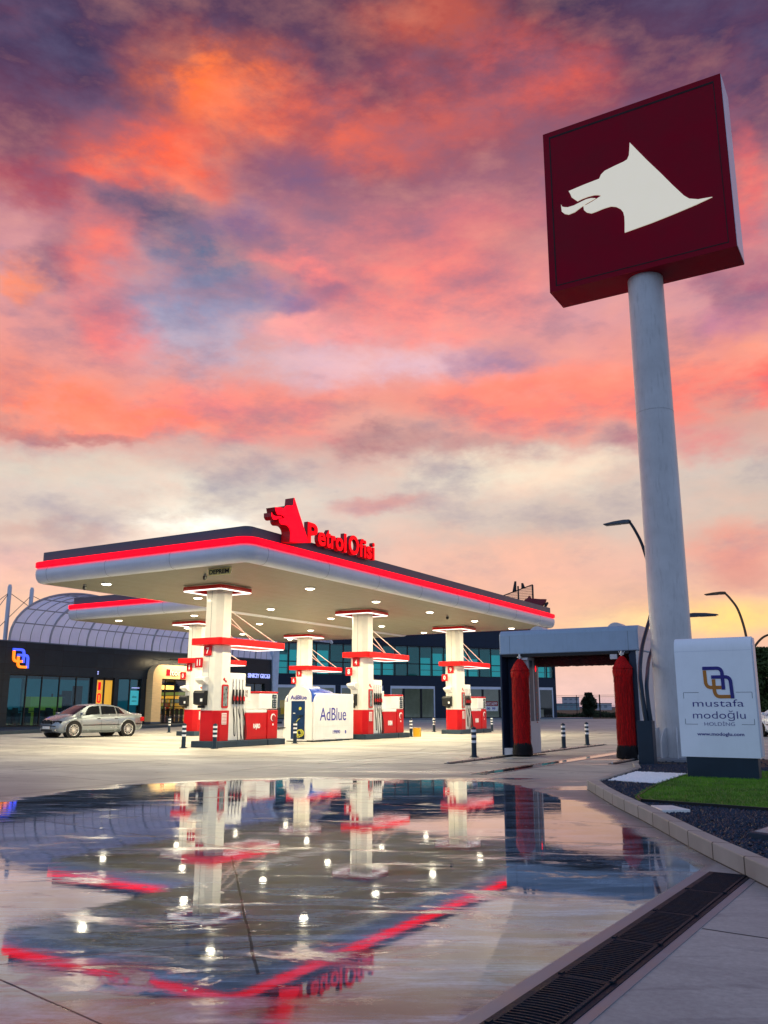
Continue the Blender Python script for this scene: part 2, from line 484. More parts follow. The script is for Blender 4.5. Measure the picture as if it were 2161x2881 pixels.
# ------------------------------------------------------------------ ground
def ground_mat():
    m, n, b = newmat('wet_concrete')
    tcn = n.n('ShaderNodeTexCoord'); co = tcn.outputs['Object']
    x, y, z = n.sep(co)
    a = R(30.8)
    l = n.math('ADD', n.math('MULTIPLY', x, math.cos(a)), n.math('MULTIPLY', y, math.sin(a)))
    f = n.math('ADD', n.math('MULTIPLY', x, -math.sin(a)), n.math('MULTIPLY', y, math.cos(a)))
    rl = n.comb(l, f, 0.)
    # far shore of the standing water, as a curve across the yard
    fc = n.n('ShaderNodeFloatCurve')
    cv = fc.mapping.curves[0]
    P_ = [(-20, 11.5), (-5.5, 12.6), (-4.8, 13.9), (-3.9, 15.5), (-1.8, 16.5), (0.1, 16.4), (1.4, 16.3), (2.2, 15.3), (2.6, 13), (4, 12)]
    cv.points[0].location = ((P_[0][0] + 20) / 24, P_[0][1] / 20)
    cv.points[1].location = (1, P_[-1][1] / 20)
    for q in P_[1:-1]: cv.points.new((q[0] + 20) / 24, q[1] / 20)
    fc.mapping.update()
    n.link(n.math('DIVIDE', n.math('ADD', l, 20), 24, clamp=True), fc.inputs['Value'])
    far = n.math('MULTIPLY', fc.outputs[0], 20)
    edge_n = n.noise(n.scale(rl, (.45, 1.6, 1)), 1.1, 8, .68)
    jit = n.math('MULTIPLY', n.math('SUBTRACT', edge_n, .5), 3.4)
    m1 = n.mapr(n.math('ADD', n.math('SUBTRACT', far, f), jit), -.30, .75)
    # kerb side shore: world line from (-4.1,12.3) to (-1.5,7.5)
    sd = n.math('ADD', n.math('MULTIPLY', n.math('SUBTRACT', x, -4.40), -.869), n.math('MULTIPLY', n.math('SUBTRACT', y, 12.2), -.494))
    m2 = n.mapr(n.math('ADD', n.math('ADD', sd, .38), n.math('MULTIPLY', jit, .22)), -.1, .3)
    m3 = n.mapr(n.math('SUBTRACT', x, n.math('MULTIPLY', n.math('SUBTRACT', y, 3.54), .035)), -1.76, -1.70, 1, 0)
    puddle = n.math('MULTIPLY', n.math('MULTIPLY', m1, m2), m3)
    # silt and high spots: the concrete comes through the film here and there
    silt = n.noise(n.scale(rl, (.55, 1.5, 1), (0, 0, .55)), 1.5, 9, .7, .6)
    spots = n.noise(co, 9, 6, .7)
    thin = n.math('MULTIPLY', n.mapr(silt, .53, .66), n.mapr(f, 12, 6, .35, .8))
    thin = n.math('MAXIMUM', thin, n.math('MULTIPLY', n.mapr(spots, .60, .72), .5))
    puddle = n.math('MULTIPLY', puddle, n.math('SUBTRACT', 1., n.math('MULTIPLY', thin, .72)))
    # thin film patches on the drier yard behind
    fn = n.noise(n.scale(rl, (.16, .8, 1)), 1.2, 6, .62, .3)
    film = n.math('MULTIPLY', n.mapr(fn, .52, .64), n.mapr(f, 40, 20, .0, .8))
    film = n.math('MULTIPLY', film, n.mapr(l, -4, 3, .08, 1))
    film = n.math('MULTIPLY', film, n.mapr(x, -1.9, -1.6, 1, 0))
    damp = n.mapr(f, 21, 13, .0, 1)
    wet = n.math('MAXIMUM', puddle, film)
    # concrete colour
    big = n.noise(n.scale(co, (.35, .9, 1)), .8, 6, .62, .4)
    fine = n.noise(co, 26, 5, .7)
    streak = n.noise(n.scale(rl, (.5, 2.6, 1), (0, 0, .5)), 1.6, 8, .7, 1.2)
    base = n.mix(n.mapr(big, .35, .68), (.37, .355, .31), (.56, .54, .46))
    base = n.mix(n.mapr(streak, .50, .68, 0, .55), base, (.20, .19, .175))
    k = n.mapr(fine, .3, .7, .76, 1.2, False)
    base = n.vmath('MULTIPLY', base, n.comb(k, k, k))
    wk = n.mapr(n.noise(n.scale(rl, (.45, 1.9, 1), (0, 0, .6)), 1.9, 9, .72, .9), .36, .66, .25, 2.1)  # stains, plus dull highlight streaks painted into the wet colour
    wk = n.math('MULTIPLY', wk, n.mapr(f, 7.5, 4.5, 1., 1.35))
    wet_sky_col = n.vmath('MULTIPLY', n.vmath('MULTIPLY', base, (.20, .31, .46)), n.comb(wk, wk, wk))  # blue of a cooler reflected sky put into the wet colour
    side = n.mapr(x, -1.6, -1.5)      # drier walk beyond the drain
    damp = n.math('MULTIPLY', damp, n.math('SUBTRACT', 1., n.math('MULTIPLY', side, .55)))
    base = n.mix(n.math('MULTIPLY', damp, .42), base, (.17, .17, .175))
    base = n.mix(n.math('MULTIPLY', side, .6), base, n.vmath('MULTIPLY', base, (1.5, 1.58, 1.72)))
    rim = n.mapr(n.math('ADD', n.math('SUBTRACT', far, f), n.math('MULTIPLY', jit, 1.4)), -2.6, -.3)
    base = n.mix(n.math('MULTIPLY', rim, .38), base, (.15, .15, .155))
    c2 = n.mix(wet, base, wet_sky_col)
    # oil drips and tyre tracks
    oil = n.noise(co, .9, 3, .5)
    drip = n.noise(co, 5.5, 4, .6)
    om = n.math('MULTIPLY', n.mapr(oil, .60, .70), n.mapr(drip, .52, .62))
    c2 = n.mix(n.math('MULTIPLY', om, .65), c2, (.05, .05, .05))
    tn = n.math('MULTIPLY', n.math('SUBTRACT', n.noise(co, .25, 2, .5), .5), 1.6)
    for (tx, ang, wd) in ((-12.6, .10, .11), (-11.1, .10, .11), (-14.2, -.32, .10), (-12.75, -.32, .10), (-23.0, .06, .13), (-21.5, .06, .13)):
        dd = n.math('ABSOLUTE', n.math('ADD', n.math('ADD', n.math('SUBTRACT', x, tx), n.math('MULTIPLY', n.math('SUBTRACT', y, 20.), ang)), tn))
        tm = n.math('MULTIPLY', n.mapr(dd, wd * .4, wd, .42, 0), n.mapr(streak, .35, .6))
        c2 = n.mix(tm, c2, (.07, .07, .07))
    # dirt specks
    vo = n.n('ShaderNodeTexVoronoi'); n.link(co, vo.inputs['Vector']); vo.inputs['Scale'].default_value = 2.6
    sp = n.math('MULTIPLY', n.math('LESS_THAN', vo.outputs['Distance'], .035), n.math('GREATER_THAN', n.sep(vo.outputs['Color'])[0], .55))
    c2 = n.mix(n.math('MULTIPLY', sp, .6), c2, (.03, .03, .03))
    # slab joints and cracks: (x0,y0,x1,y1,width, wobble)
    jl = []
    JO = [(-5.25, 6.21, -2.85, 3.60, .012, .004, 8), (-12.5, 7.4, -4.6, 6.4, .016, .004, 8), (-5.6, 3.25, -2.2, 2.60, .008, .002, 3),
          (-4.3, 2.75, -3.45, 3.9, .007, .004, 3), (-14, 11.4, 4, 9.0, .014, .004, 20), (-9.6, 10, -8.4, 20.5, .014, .004, 20),
          (-30, 20.6, 0, 16.9, .03, .004, 30), (-40, 31.5, -4, 30.2, .04, .004, 8), (-40, 37.5, -4, 36.3, .05, .004, 8), (-11.9, 17, -12.4, 70, .04, .004, 8), (-7.9, 26, -8.0, 70, .04, .004, 8), (-60, 45.5, 4, 43.6, .06, .004, 8), (-24.2, 14, -24.4, 50, .035, .004, 8), (-1.2, 5.62, 3, 5.1, .016, .004, 8), (-1.25, 8.0, 3, 7.4, .012, .0, 8), (-30, 26.4, -2, 25.4, .03, .004, 40), (-16, 12, -15, 50, .03, .01, 50), (-8.6, 6.9, -6.8, 9.6, .008, .06, 3)]
    wob = n.noise(co, 1.7, 4, .6)
    wob = n.math('SUBTRACT', wob, .5)
    for (x0, y0, x1, y1, wd, wb, ext) in JO:
        L = math.hypot(x1 - x0, y1 - y0); dx, dy = (x1 - x0) / L, (y1 - y0) / L
        dd = n.math('ADD', n.math('MULTIPLY', n.math('SUBTRACT', x, x0), -dy), n.math('MULTIPLY', n.math('SUBTRACT', y, y0), dx))
        tt = n.math('ADD', n.math('MULTIPLY', n.math('SUBTRACT', x, x0), dx), n.math('MULTIPLY', n.math('SUBTRACT', y, y0), dy))
        if wb: dd = n.math('ADD', dd, n.math('MULTIPLY', wob, wb * 8))
        inn = n.math('MULTIPLY', n.math('GREATER_THAN', tt, 0.), n.math('LESS_THAN', tt, L))
        jl.append(n.math('MULTIPLY', n.mapr(n.math('ABSOLUTE', dd), wd * .5, wd, 1, 0), inn))
    j = jl[0]
    for q in jl[1:]: j = n.math('MAXIMUM', j, q)
    c2 = n.mix(n.math('MULTIPLY', j, .85), c2, (.035, .035, .035))
    n.link(c2, b.inputs['Base Color'])
    # gloss
    pat = n.noise(n.scale(rl, (.5, 1.3, 1), (0, 0, .35)), 1.3, 7, .68, .8)
    rp = n.mapr(pat, .46, .70, .010, .085)
    near = n.mapr(f, 6.5, 3.8, 0, .05)
    rp = n.math('ADD', rp, n.math('MULTIPLY', near, n.mapr(pat, .4, .6)))
    dryr = n.mapr(fine, .3, .7, .55, .72, False)
    dryr = n.math('SUBTRACT', dryr, n.math('MULTIPLY', damp, .12))
    rg = n.math('ADD', n.math('MULTIPLY', rp, wet), n.math('MULTIPLY', dryr, n.math('SUBTRACT', 1., wet)))
    rg = n.math('MAXIMUM', rg, n.math('MULTIPLY', n.math('MULTIPLY', j, .35), n.math('SUBTRACT', 1., wet)))
    n.link(rg, b.inputs['Roughness'])
    b.inputs['Specular Tint'].default_value = (.50, .66, 1, 1)  # same sky blue put into the reflection tint
    n.link(n.math('MULTIPLY', n.math('ADD', .22, n.math('MULTIPLY', wet, .28)), n.math('MULTIPLY', n.mapr(f, 6.5, 4.2, 1., .6), n.math('SUBTRACT', 1., n.math('MULTIPLY', j, .96)))), b.inputs['Specular IOR Level'])
    n.link(n.math('ADD', 1.45, n.math('MULTIPLY', wet, n.mapr(f, 6.8, 4.2, .85, .06))), b.inputs['IOR'])
    # relief: ripples on the water, grain on the concrete
    rip = n.noise(n.scale(rl, (.55, 1.7, 1)), 5.0, 3, .55, .2)
    rip2 = n.noise(n.scale(rl, (.6, 1.6, 1)), 30, 2, .5)
    hgt = n.math('ADD', n.math('MULTIPLY', n.math('SUBTRACT', rip, .5), .00034), n.math('MULTIPLY', n.math('SUBTRACT', rip2, .5), .00005))
    hg = n.math('ADD', n.math('MULTIPLY', n.math('SUBTRACT', fine, .5), .0009), n.math('MULTIPLY', j, -.004))
    hgt = n.math('MULTIPLY', hgt, n.mapr(f, 14, 4, 1., .35))
    hgt = n.math('ADD', n.math('MULTIPLY', hgt, wet), n.math('MULTIPLY', hg, n.math('SUBTRACT', 1., n.math('MULTIPLY', wet, .97))))
    bn = n.n('ShaderNodeBump'); bn.inputs['Strength'].default_value = 1; bn.inputs['Distance'].default_value = 1.0
    n.link(hgt, bn.inputs['Height']); n.link(bn.outputs[0], b.inputs['Normal'])
    return m


M['ground'] = ground_mat()
M['terrain'] = paint('scrub_earth', (.07, .065, .04), .9, var=.5, nscale=.4)
m = MB(); m.add([(-3000, -3000, -.012), (3000, -3000, -.012), (3000, 3000, -.012), (-3000, 3000, -.012)], [(0, 1, 2, 3)])
part('terrain', m, M['terrain'], kind='structure')
m = MB()
# forecourt slab: reaches to the field edge about 100 m off
m.add([(-75, -12, 0), (14, -12, 0), (24, 132, 0), (-62, 82, 0)], [(0, 1, 2, 3)])
part('forecourt', m, M['ground'], kind='structure')

M['kerbstone'] = mat_bricks('kerb_concrete', (.36, .34, .30), (.07, .06, .05), .62, 30, .022, .6, 'yz', .12, bump=.5)
M['earth'] = paint('bed_earth', (.02, .02, .022), .8, var=.4)
# planting island
OUT = [(-4.54, 13.82), (-4.02, 12.76), (-3.47, 11.65), (-2.8, 10.41), (-2.3, 9.43), (-1.9, 8.64), (-1.59, 8.06), (-1.03, 7.06), (-.1, 5.6), (1.6, 3.2), (4, 0)]
INN = [(-4.42, 14.02), (-3.90, 12.84), (-3.35, 11.73), (-2.68, 10.49), (-2.18, 9.51), (-1.78, 8.72), (-1.47, 8.14), (-.91, 7.14), (.02, 5.68), (1.72, 3.28), (4.12, .1)]
BO = [(-4.54, 13.82), (-4.80, 17.6), (-5.20, 18.9), (-5.50, 21.0), (-5.50, 22.4)]
BI = [(-4.42, 14.02), (-4.68, 17.6), (-5.08, 18.9), (-5.38, 21.0), (-5.38, 22.4)]
m = MB()
def strip(m, A, B, z0, z1):
    for i in range(len(A) - 1):
        a, b_, c_, d = A[i], A[i + 1], B[i + 1], B[i]
        m.add([(*a, z0), (*b_, z0), (*c_, z0), (*d, z0), (*a, z1), (*b_, z1), (*c_, z1), (*d, z1)],
              [(4, 5, 6, 7), (0, 1, 5, 4), (2, 3, 7, 6)] + ([(3, 0, 4, 7)] if i == 0 else []) + ([(1, 2, 6, 5)] if i == len(A) - 2 else []))
strip(m, OUT, INN, 0, .148); strip(m, BI, BO, 0, .13)
kb = part('kerb', m, M['kerbstone'], kind='structure', bevel=.012)
BED = [(-4.42, 14.02), (-3.90, 12.84), (-3.35, 11.73), (-2.68, 10.49), (-2.18, 9.51), (-1.78, 8.72), (-1.47, 8.14), (-.91, 7.14), (.02, 5.68), (1.72, 3.28), (8, 3), (8, 19.2), (-2, 19.2), (-2, 22.4), (-5.38, 22.4), (-5.38, 21.0), (-5.08, 18.9), (-4.68, 17.6)]
m = MB(); m.prism(BED, 'z', .0, .085); part('planting_bed', m, M['earth'], kind='structure')


def inpoly(p, poly):
    c_ = False; j = len(poly) - 1
    for i in range(len(poly)):
        a, b_ = poly[i], poly[j]
        if (a[1] > p[1]) != (b_[1] > p[1]) and p[0] < (b_[0] - a[0]) * (p[1] - a[1]) / (b_[1] - a[1]) + a[0]: c_ = not c_
        j = i
    return c_


LAWN = [(-3.25, 11.83), (-3.42, 13.1), (-3.50, 14.21), (-3.53, 15.94), (-3.5, 17.6), (3, 17.6), (3, 11.0), (-1.57, 11.25), (-3.08, 11.48)]
WHITE = [(-4.38, 14.47), (-3.53, 14.25), (-3.56, 16.5), (-4.50, 16.55)]
def scatter(name, poly, dens, r0, r1, z, mat, label, cat, excl=(), fall=None):
    xs = [p[0] for p in poly]; ys = [p[1] for p in poly]
    rnd = random.Random(len(name)); m = MB(); tot = int((max(xs) - min(xs)) * (max(ys) - min(ys)) * dens)
    for _ in range(tot):
        p = (rnd.uniform(min(xs), max(xs)), rnd.uniform(min(ys), max(ys)))
        if fall and rnd.random() > fall(p): continue
        if not inpoly(p, poly) or any(inpoly(p, q) for q in excl): continue
        a = rnd.uniform(0, PI); r = rnd.uniform(r0, r1); r2 = r * rnd.uniform(.5, .9); h = r * rnd.uniform(.4, .8)
        ca, sa = math.cos(a), math.sin(a); tz = rnd.uniform(-.4, .4) * h
        V = [(p[0] + ca * r, p[1] + sa * r, z + tz), (p[0] - sa * r2, p[1] + ca * r2, z), (p[0] - ca * r, p[1] - sa * r, z - tz), (p[0] + sa * r2, p[1] - ca * r2, z), (p[0], p[1], z + h), (p[0], p[1], z - h)]
        m.add(V, [(0, 1, 4), (1, 2, 4), (2, 3, 4), (3, 0, 4), (1, 0, 5), (2, 1, 5), (3, 2, 5), (0, 3, 5)])
    o = part(name, m, mat, kind='stuff'); o['label'] = label; o['category'] = cat
    return o


M['pebble'] = paint('slate_pebbles', (.014, .030, .055), .5, var=.85, nscale=30, spec=.35)
M['wpebble'] = paint('white_marble_chips', (.92, .91, .90), .5, var=.08, nscale=25)
scatter('dark_gravel', BED, 950, .016, .034, .092, M['pebble'], 'blue-black slate gravel filling the bed behind the pale kerb', 'gravel', (LAWN, WHITE),
        fall=lambda p: 1 if p[0] < .6 and p[1] < 19.2 else .04)
scatter('white_gravel', WHITE, 2200, .012, .03, .105, M['wpebble'], 'bright white marble chips in front of the dark pole sleeve', 'gravel')
m = MB(); m.prism(WHITE, 'z', .0, .098); part('gravel_bed', m, M['wpebble'], kind='structure')
# lawn
M['turf'] = paint('turf', (.10, .20, .012), .8, var=.35, nscale=5)
M['grass'] = paint('grass_blades', (.10, .25, .008), .6, var=.55, nscale=2.2)
m = MB(); m.prism(LAWN, 'z', .0, .118); part('lawn', m, M['turf'], kind='structure')
m = MB(); rnd = random.Random(3)
while len(m.f) < 52000:
    p = (rnd.uniform(-3.6, .6), rnd.uniform(11, 17.6))
    if not inpoly(p, LAWN): continue
    a = rnd.uniform(0, 2 * PI); h = rnd.uniform(.018, .042); ww = .0045
    dx, dy = math.cos(a) * ww, math.sin(a) * ww
    o_ = len(m.v); m.v += [(p[0] - dx, p[1] - dy, .115), (p[0] + dx, p[1] + dy, .115), (p[0] + rnd.uniform(-.02, .02), p[1] + rnd.uniform(-.02, .02), .118 + h)]
    m.f.append((o_, o_ + 1, o_ + 2)); m.m.append(0)
g = part('grass', m, M['grass'], kind='stuff'); tag(g, 'short bright green grass under the holding company sign', 'grass')
# black lawn edging
m = MB()
E_ = [(-3.50, 15.9), (-3.46, 14.21), (-3.38, 13.1), (-3.22, 11.86), (-3.06, 11.44), (-1.57, 11.20), (3, 10.95)]
for i in range(len(E_) - 1):
    a, b_ = Vector(E_[i]), Vector(E_[i + 1]); d = (b_ - a).normalized(); q = Vector((-d.y, d.x)) * .012
    m.prism([tuple(a - q), tuple(b_ - q), tuple(b_ + q), tuple(a + q)], 'z', .05, .135)
tag(part('lawn_edging', m, M['black']), 'thin black plastic strip edging the green lawn', 'edging')
# concrete slab lying in gravel
m = MB(); m.prism([(-2.80, 10.84), (-2.58, 10.97), (-2.30, 10.62), (-2.56, 10.40)], 'z', .09, .128)
tag(part('inspection_cover', m, M['white'], bevel=.006), 'pale flat slab lying in dark gravel next to the kerb', 'slab')

# far side road, lawn strip and kerb to the right of the sign
M['asphalt'] = paint('asphalt', (.05, .05, .055), .6, var=.2)
m = MB(); m.box(-2.2, 9, 26, 34, -.002, .10); part('verge', m, M['turf'], kind='structure')
m = MB(); m.box(-2.4, 9, 25.7, 25.95, 0, .13); m.box(-2.45, -2.25, 25.96, 34.2, 0, .13); part('verge_kerb', m, M['kerbstone'], kind='structure')
m = MB(); m.box(-5.2, 9.2, 44, 60, -.002, .10); part('verge.001', m, M['turf'], kind='structure')

# ------------------------------------------------------------------ drain grate
def drain():
    t = thing('drain_grate', 'long black iron slotted channel drain in the foreground concrete', 'drain', (-1.492, 3.54, 0), R(-2.0)); t.scale = (.73, 1, 1)
    m = MB(); m.box(-.215, -.175, -1.6, 3.9, -.002, .008); m.box(.175, .215, -1.6, 3.9, -.002, .008); m.box(-.215, .215, 3.9, 3.94, -.002, .008)
    part('frame', m, M['iron'], t, bevel=.003)
    m = MB(); m.box(-.33, -.216, -1.6, 3.93, -.003, .004); m.box(.216, .29, -1.6, 3.93, -.003, .004)
    part('concrete_surround', m, M['surround'], t)
    m = MB(); m.box(-.174, .174, -1.6, 3.9, -.003, .0015); part('channel', m, M['void'], t)
    L = .785; y = 3.895
    while y > -1.6:
        y0 = max(y - L, -1.6); m = MB()
        m.box(-.172, -.150, y0 + .003, y - .003, .002, .014); m.box(.150, .172, y0 + .003, y - .003, .002, .014)
        m.box(-.150, .150, y - .016, y - .003, .002, .014); m.box(-.150, .150, y0 + .003, y0 + .016, .002, .014)
        yy = y0 + .04
        while yy < y - .03:
            # slightly bowed bar
            pts = [(-.150, 0), (-.08, .010), (0, .014), (.08, .010), (.150, 0)]
            for i in range(4):
                (ax, ay), (bx_, by) = pts[i], pts[i + 1]
                m.prism([(ax, yy + ay - .006), (bx_, yy + by - .006), (bx_, yy + by + .006), (ax, yy + ay + .006)], 'z', .003, .0135)
            yy += .034
        for sx in (-.185, .158):
            m.box(sx, sx + .028, y0 + .005, y0 + .045, .010, .020)
        part('grate_panel', m, M['iron'], t)
        y -= L


M['surround'] = paint('pale_concrete', (.17, .185, .215), .45, var=.2, nscale=4)
M['void'] = paint('dark_channel', (.004, .004, .005), .5)
drain()

# car wash floor: rails and water channel
def rail(x, y0, y1, lab):
    t = thing('wash_rail', lab, 'rail', (x, y0, 0), 0, 'floor rails of the car wash')
    m = MB(); m.box(-.09, .09, 0, y1 - y0, .001, .010); part('base_plate', m, M['iron'], t)
    m = MB(); m.box(-.02, .02, 0, y1 - y0, .010, .045); part('rail_head', m, M['steel'], t, bevel=.004)
rail(-9.28, 18.4, 30.4, 'steel floor rail under the left brush of the car wash')
rail(-6.02, 20.2, 30.0, 'steel floor rail under the right brush of the car wash')
t = thing('channel_drain', 'long dark wet channel between the car wash rails', 'drain', (-7.3, 15.8, 0))
m = MB(); m.box(-.17, .17, 0, 10, .001, .006); part('water_slot', m, paint('wet_slot', (.02, .022, .025), .08, spec=.8), t)
m = MB(); m.box(-.22, -.171, 0, 10, .001, .012); m.box(.171, .22, 0, 10, .001, .012); part('edge_frame', m, M['steel'], t)

# ------------------------------------------------------------------ canopies
ZC = 5.2
def rrect(x0, x1, y0, y1, r, n=5, corners=(1, 1, 1, 1)):
    P = []
    for (cx, cy, a0, k) in ((x0 + r, y0 + r, PI, 0), (x1 - r, y0 + r, 1.5 * PI, 1), (x1 - r, y1 - r, 0, 2), (x0 + r, y1 - r, .5 * PI, 3)):
        if corners[k]:
            P += [(cx + r * math.cos(a0 + PI / 2 * i / n), cy + r * math.sin(a0 + PI / 2 * i / n)) for i in range(n + 1)]
        else: P.append(((x0, x1, x1, x0)[k], (y0, y0, y1, y1)[k]))
    return P


def loops(m, L, cap0=False, cap1=False):
    """skin a list of equal-length closed 3-D loops"""
    n = len(L[0]); v = [p for q in L for p in q]; f = []
    for i in range(len(L) - 1):
        f += [(i * n + j, i * n + (j + 1) % n, (i + 1) * n + (j + 1) % n, (i + 1) * n + j) for j in range(n)]
    if cap0: f.append(tuple(range(n))[::-1])
    if cap1: f.append(tuple(range((len(L) - 1) * n, len(L) * n)))
    return m.add(v, f)


def canopy(name, label, x0, x1, y0, y1, corners, lights):
    t = thing(name, label, 'canopy', ((x0 + x1) / 2, y0, ZC), 0, 'filling station canopies')
    ox, oy = (x0 + x1) / 2, y0
    def off(d, z, r=.42):
        return [(px - ox, py - oy, z - ZC) for px, py in rrect(x0 + d, x1 - d, y0 + d, y1 - d, max(.05, r - d), 6, corners)]
    # silver bullnose
    prof = [(.30, 5.20), (.20, 5.207), (.12, 5.235), (.06, 5.30), (.02, 5.39), (.0, 5.48), (-.0, 5.58), (.03, 5.66), (.08, 5.705)]
    m = MB(); loops(m, [off(d, z) for d, z in prof]); part('fascia', m, M['silver'], t, smooth=True)
    for k in range(1, int((y1 - y0) / 3.05) + 1):
        yy = y0 + .9 + (k - 1) * 3.05
        if yy < y1 - .7: m = MB(); m.tube([(x1 - ox - d + .001, yy - oy, z - ZC) for d, z in prof], .0045, 4); part('fascia_joint', m, M['slate'], t)
    for k in range(1, int((x1 - x0) / 2.7) + 1):
        xx = x0 + .8 + (k - 1) * 2.7
        if xx < x1 - .6: m = MB(); m.tube([(xx - ox, d - .001, z - ZC) for d, z in prof], .0045, 4); part('fascia_joint', m, M['slate'], t)
    m = MB(); loops(m, [off(.10, 5.706), off(.02, 5.715), off(-.02, 5.735), off(-.02, 5.868), off(.0, 5.885), off(.22, 5.887)]); part('light_band', m, M['red_glow'], t)
    m = MB(); loops(m, [off(.20, 5.888), off(.20, 6.22), off(.30, 6.23), off(.30, 6.02)]); part('parapet', m, M['slate'], t)
    m = MB(); loops(m, [off(.31, 6.0), off(.31, 6.01)], True, True); part('roof_deck', m, M['slate'], t)
    m = MB(); loops(m, [off(.29, 5.235), off(.29, 5.206)], True, True); part('soffit', m, M['soffit'], t)
    for (lx, ly) in lights:
        m = MB(); m.cyl((lx - ox, ly - oy), .185, -.035, .002, 20); d = part('ceiling_light', m, M['cream'], t)
        m = MB(); m.cyl((lx - ox, ly - oy), .15, -.042, -.0355, 20); part('lens', m, M['lamp'], d)
        la = bpy.data.lights.new('canopy_lamp', 'AREA'); la.shape = 'DISK'; la.size = .22; la.energy = LAMP_W; la.color = (1, .87, .58)
        lo = bpy.data.objects.new('canopy_lamp', la); C.objects.link(lo); lo.parent = t
        lo.location = (lx - ox, ly - oy, -.06); lo.visible_camera = False if False else True
    return t


LAMP_W = 285
YL = [19.45, 23.75, 28.05, 32.4, 36.85, 41.25]
main_can = canopy('filling_station_canopy', 'large white-soffit canopy with red light band and rooftop letters, nearest the camera', -24.35, -15.2, 18.22, 42.8, (1, 1, 1, 1),
                  [(-17.07, y) for y in YL] + [(-22.1, y) for y in YL])
rear_can = canopy('filling_station_canopy', 'rear canopy at left behind the larger one, in front of the vaulted roof', -33.35, -24.38, 27.0, 43.6, (1, 0, 0, 0),
                  [(-26.5, y) for y in (28.3, 32.8, 37.0, 41.3)] + [(-31.05, y) for y in (28.2, 32.7, 37.0, 41.3)])

# wolf head outline (metres, before scaling) and its tongue
WOLF = [(1.917, 2.492), (2.32, 1.83), (2.629, 1.353), (2.896, 0.921), (3.143, 0.544), (3.261, 0.422), (3.467, 0.335), (3.795, 0.295), (3.42, 0.215), (2.875, 0.128), (2.315, 0.052), (1.634, -0.011), (1.65, 0.257), (1.653, 0.428), (1.63, 0.565), (1.571, 0.679), (1.459, 0.779), (1.324, 0.836), (1.125, 0.834), (0.923, 0.806), (0.802, 0.8), (0.683, 0.864), (0.615, 0.953), (0.605, 1.076), (0.695, 1.085), (0.858, 1.13), (1.101, 1.218), (1.006, 1.271), (0.908, 1.30), (0.748, 1.309), (0.583, 1.296), (0.45, 1.268), (0.3, 1.434), (0.272, 1.533), (0.227, 1.638), (0.645, 1.688), (1.067, 1.724), (1.121, 1.83), (1.226, 1.905), (1.469, 1.954), (1.729, 1.996), (1.822, 2.029), (1.875, 2.134), (1.898, 2.312)]
TONGUE = [(0.001, 1.314), (0.023, 1.244), (0.08, 1.208), (0.183, 1.17), (0.35, 1.171), (0.539, 1.214), (0.684, 1.243), (0.825, 1.235), (0.935, 1.194), (0.821, 1.160), (0.66, 1.115), (0.488, 1.037), (0.361, 0.975), (0.194, 0.957), (0.092, 1.007), (0.012, 1.099)]
# flatten to level base (the outline was measured on a raked face)
def emblem(sx, sz, dep, poly):
    m = MB(); m.prism([(x * sx, z * sz) for x, z in poly], 'y', -dep, 0); return m


def roof_sign():
    t = thing('wolf_head_sign', 'red wolf head with tongue out, standing on the canopy edge', 'sign', (-15.34, 19.02, 5.96))
    # on this sign the neck runs down to the red band
    W2 = [(x, z) for x, z in WOLF]
    m = place(emblem(1.77 / 3.35, 1.34 / 2.49, .32, [(min(x, 3.3), z) for x, z in W2]), (0, 0, 0), '+x')
    m2 = MB(); m2.v = [(p[0] - .02, p[1], p[2]) for p in m.v]; m2.f = m.f; m2.m = m.m
    b = part('casing', m2, M['red_side'], t)
    m = place(emblem(1.77 / 3.35, 1.34 / 2.49, .018, [(min(x, 3.3), z) for x, z in W2]), (.302, 0, 0), '+x'); part('face', m, M['red_glow'], t)
    m = place(emblem(1.77 / 3.35, 1.34 / 2.49, .28, TONGUE), (0, 0, 0), '+x'); part('tongue', m, M['red_side'], t)
    m = place(emblem(1.77 / 3.35, 1.34 / 2.49, .015, TONGUE), (.281, 0, 0), '+x'); part('tongue_face', m, M['red_glow'], t)
    t2 = thing('letter_sign', 'raised red Petrol Ofisi letters on the canopy edge beside the wolf head', 'sign', (-15.30, 20.92, 6.12))
    letters = [('P', .0, .52, .64, 0), ('e', .54, .94, .44, 0), ('t', .96, 1.22, .58, 0), ('r', 1.25, 1.50, .44, 0), ('o', 1.50, 1.93, .44, 0), ('l', 1.97, 2.10, .62, 0),
               ('O', 2.24, 2.84, .66, -.01), ('f', 2.88, 3.14, .62, 0), ('i', 3.17, 3.29, .60, 0), ('s', 3.33, 3.66, .44, 0), ('i', 3.70, 3.82, .60, 0)]
    k = 3.88 / 3.82
    for ch, a, b_, h, dz in letters:
        m = text_mb(ch, (b_ - a) * k, h, .13, .028); place(m, (.0, (a + b_) / 2 * k, h / 2 + dz), '+x')
        l_ = part('letter', m, M['red_side'], t2, label='red raised letter ' + ch)
        m = text_mb(ch, (b_ - a) * k - .012, h - .012, .012, .026); place(m, (.142, (a + b_) / 2 * k, h / 2 + dz), '+x'); part('letter_face', m, M['letter_glow'], l_)
roof_sign()

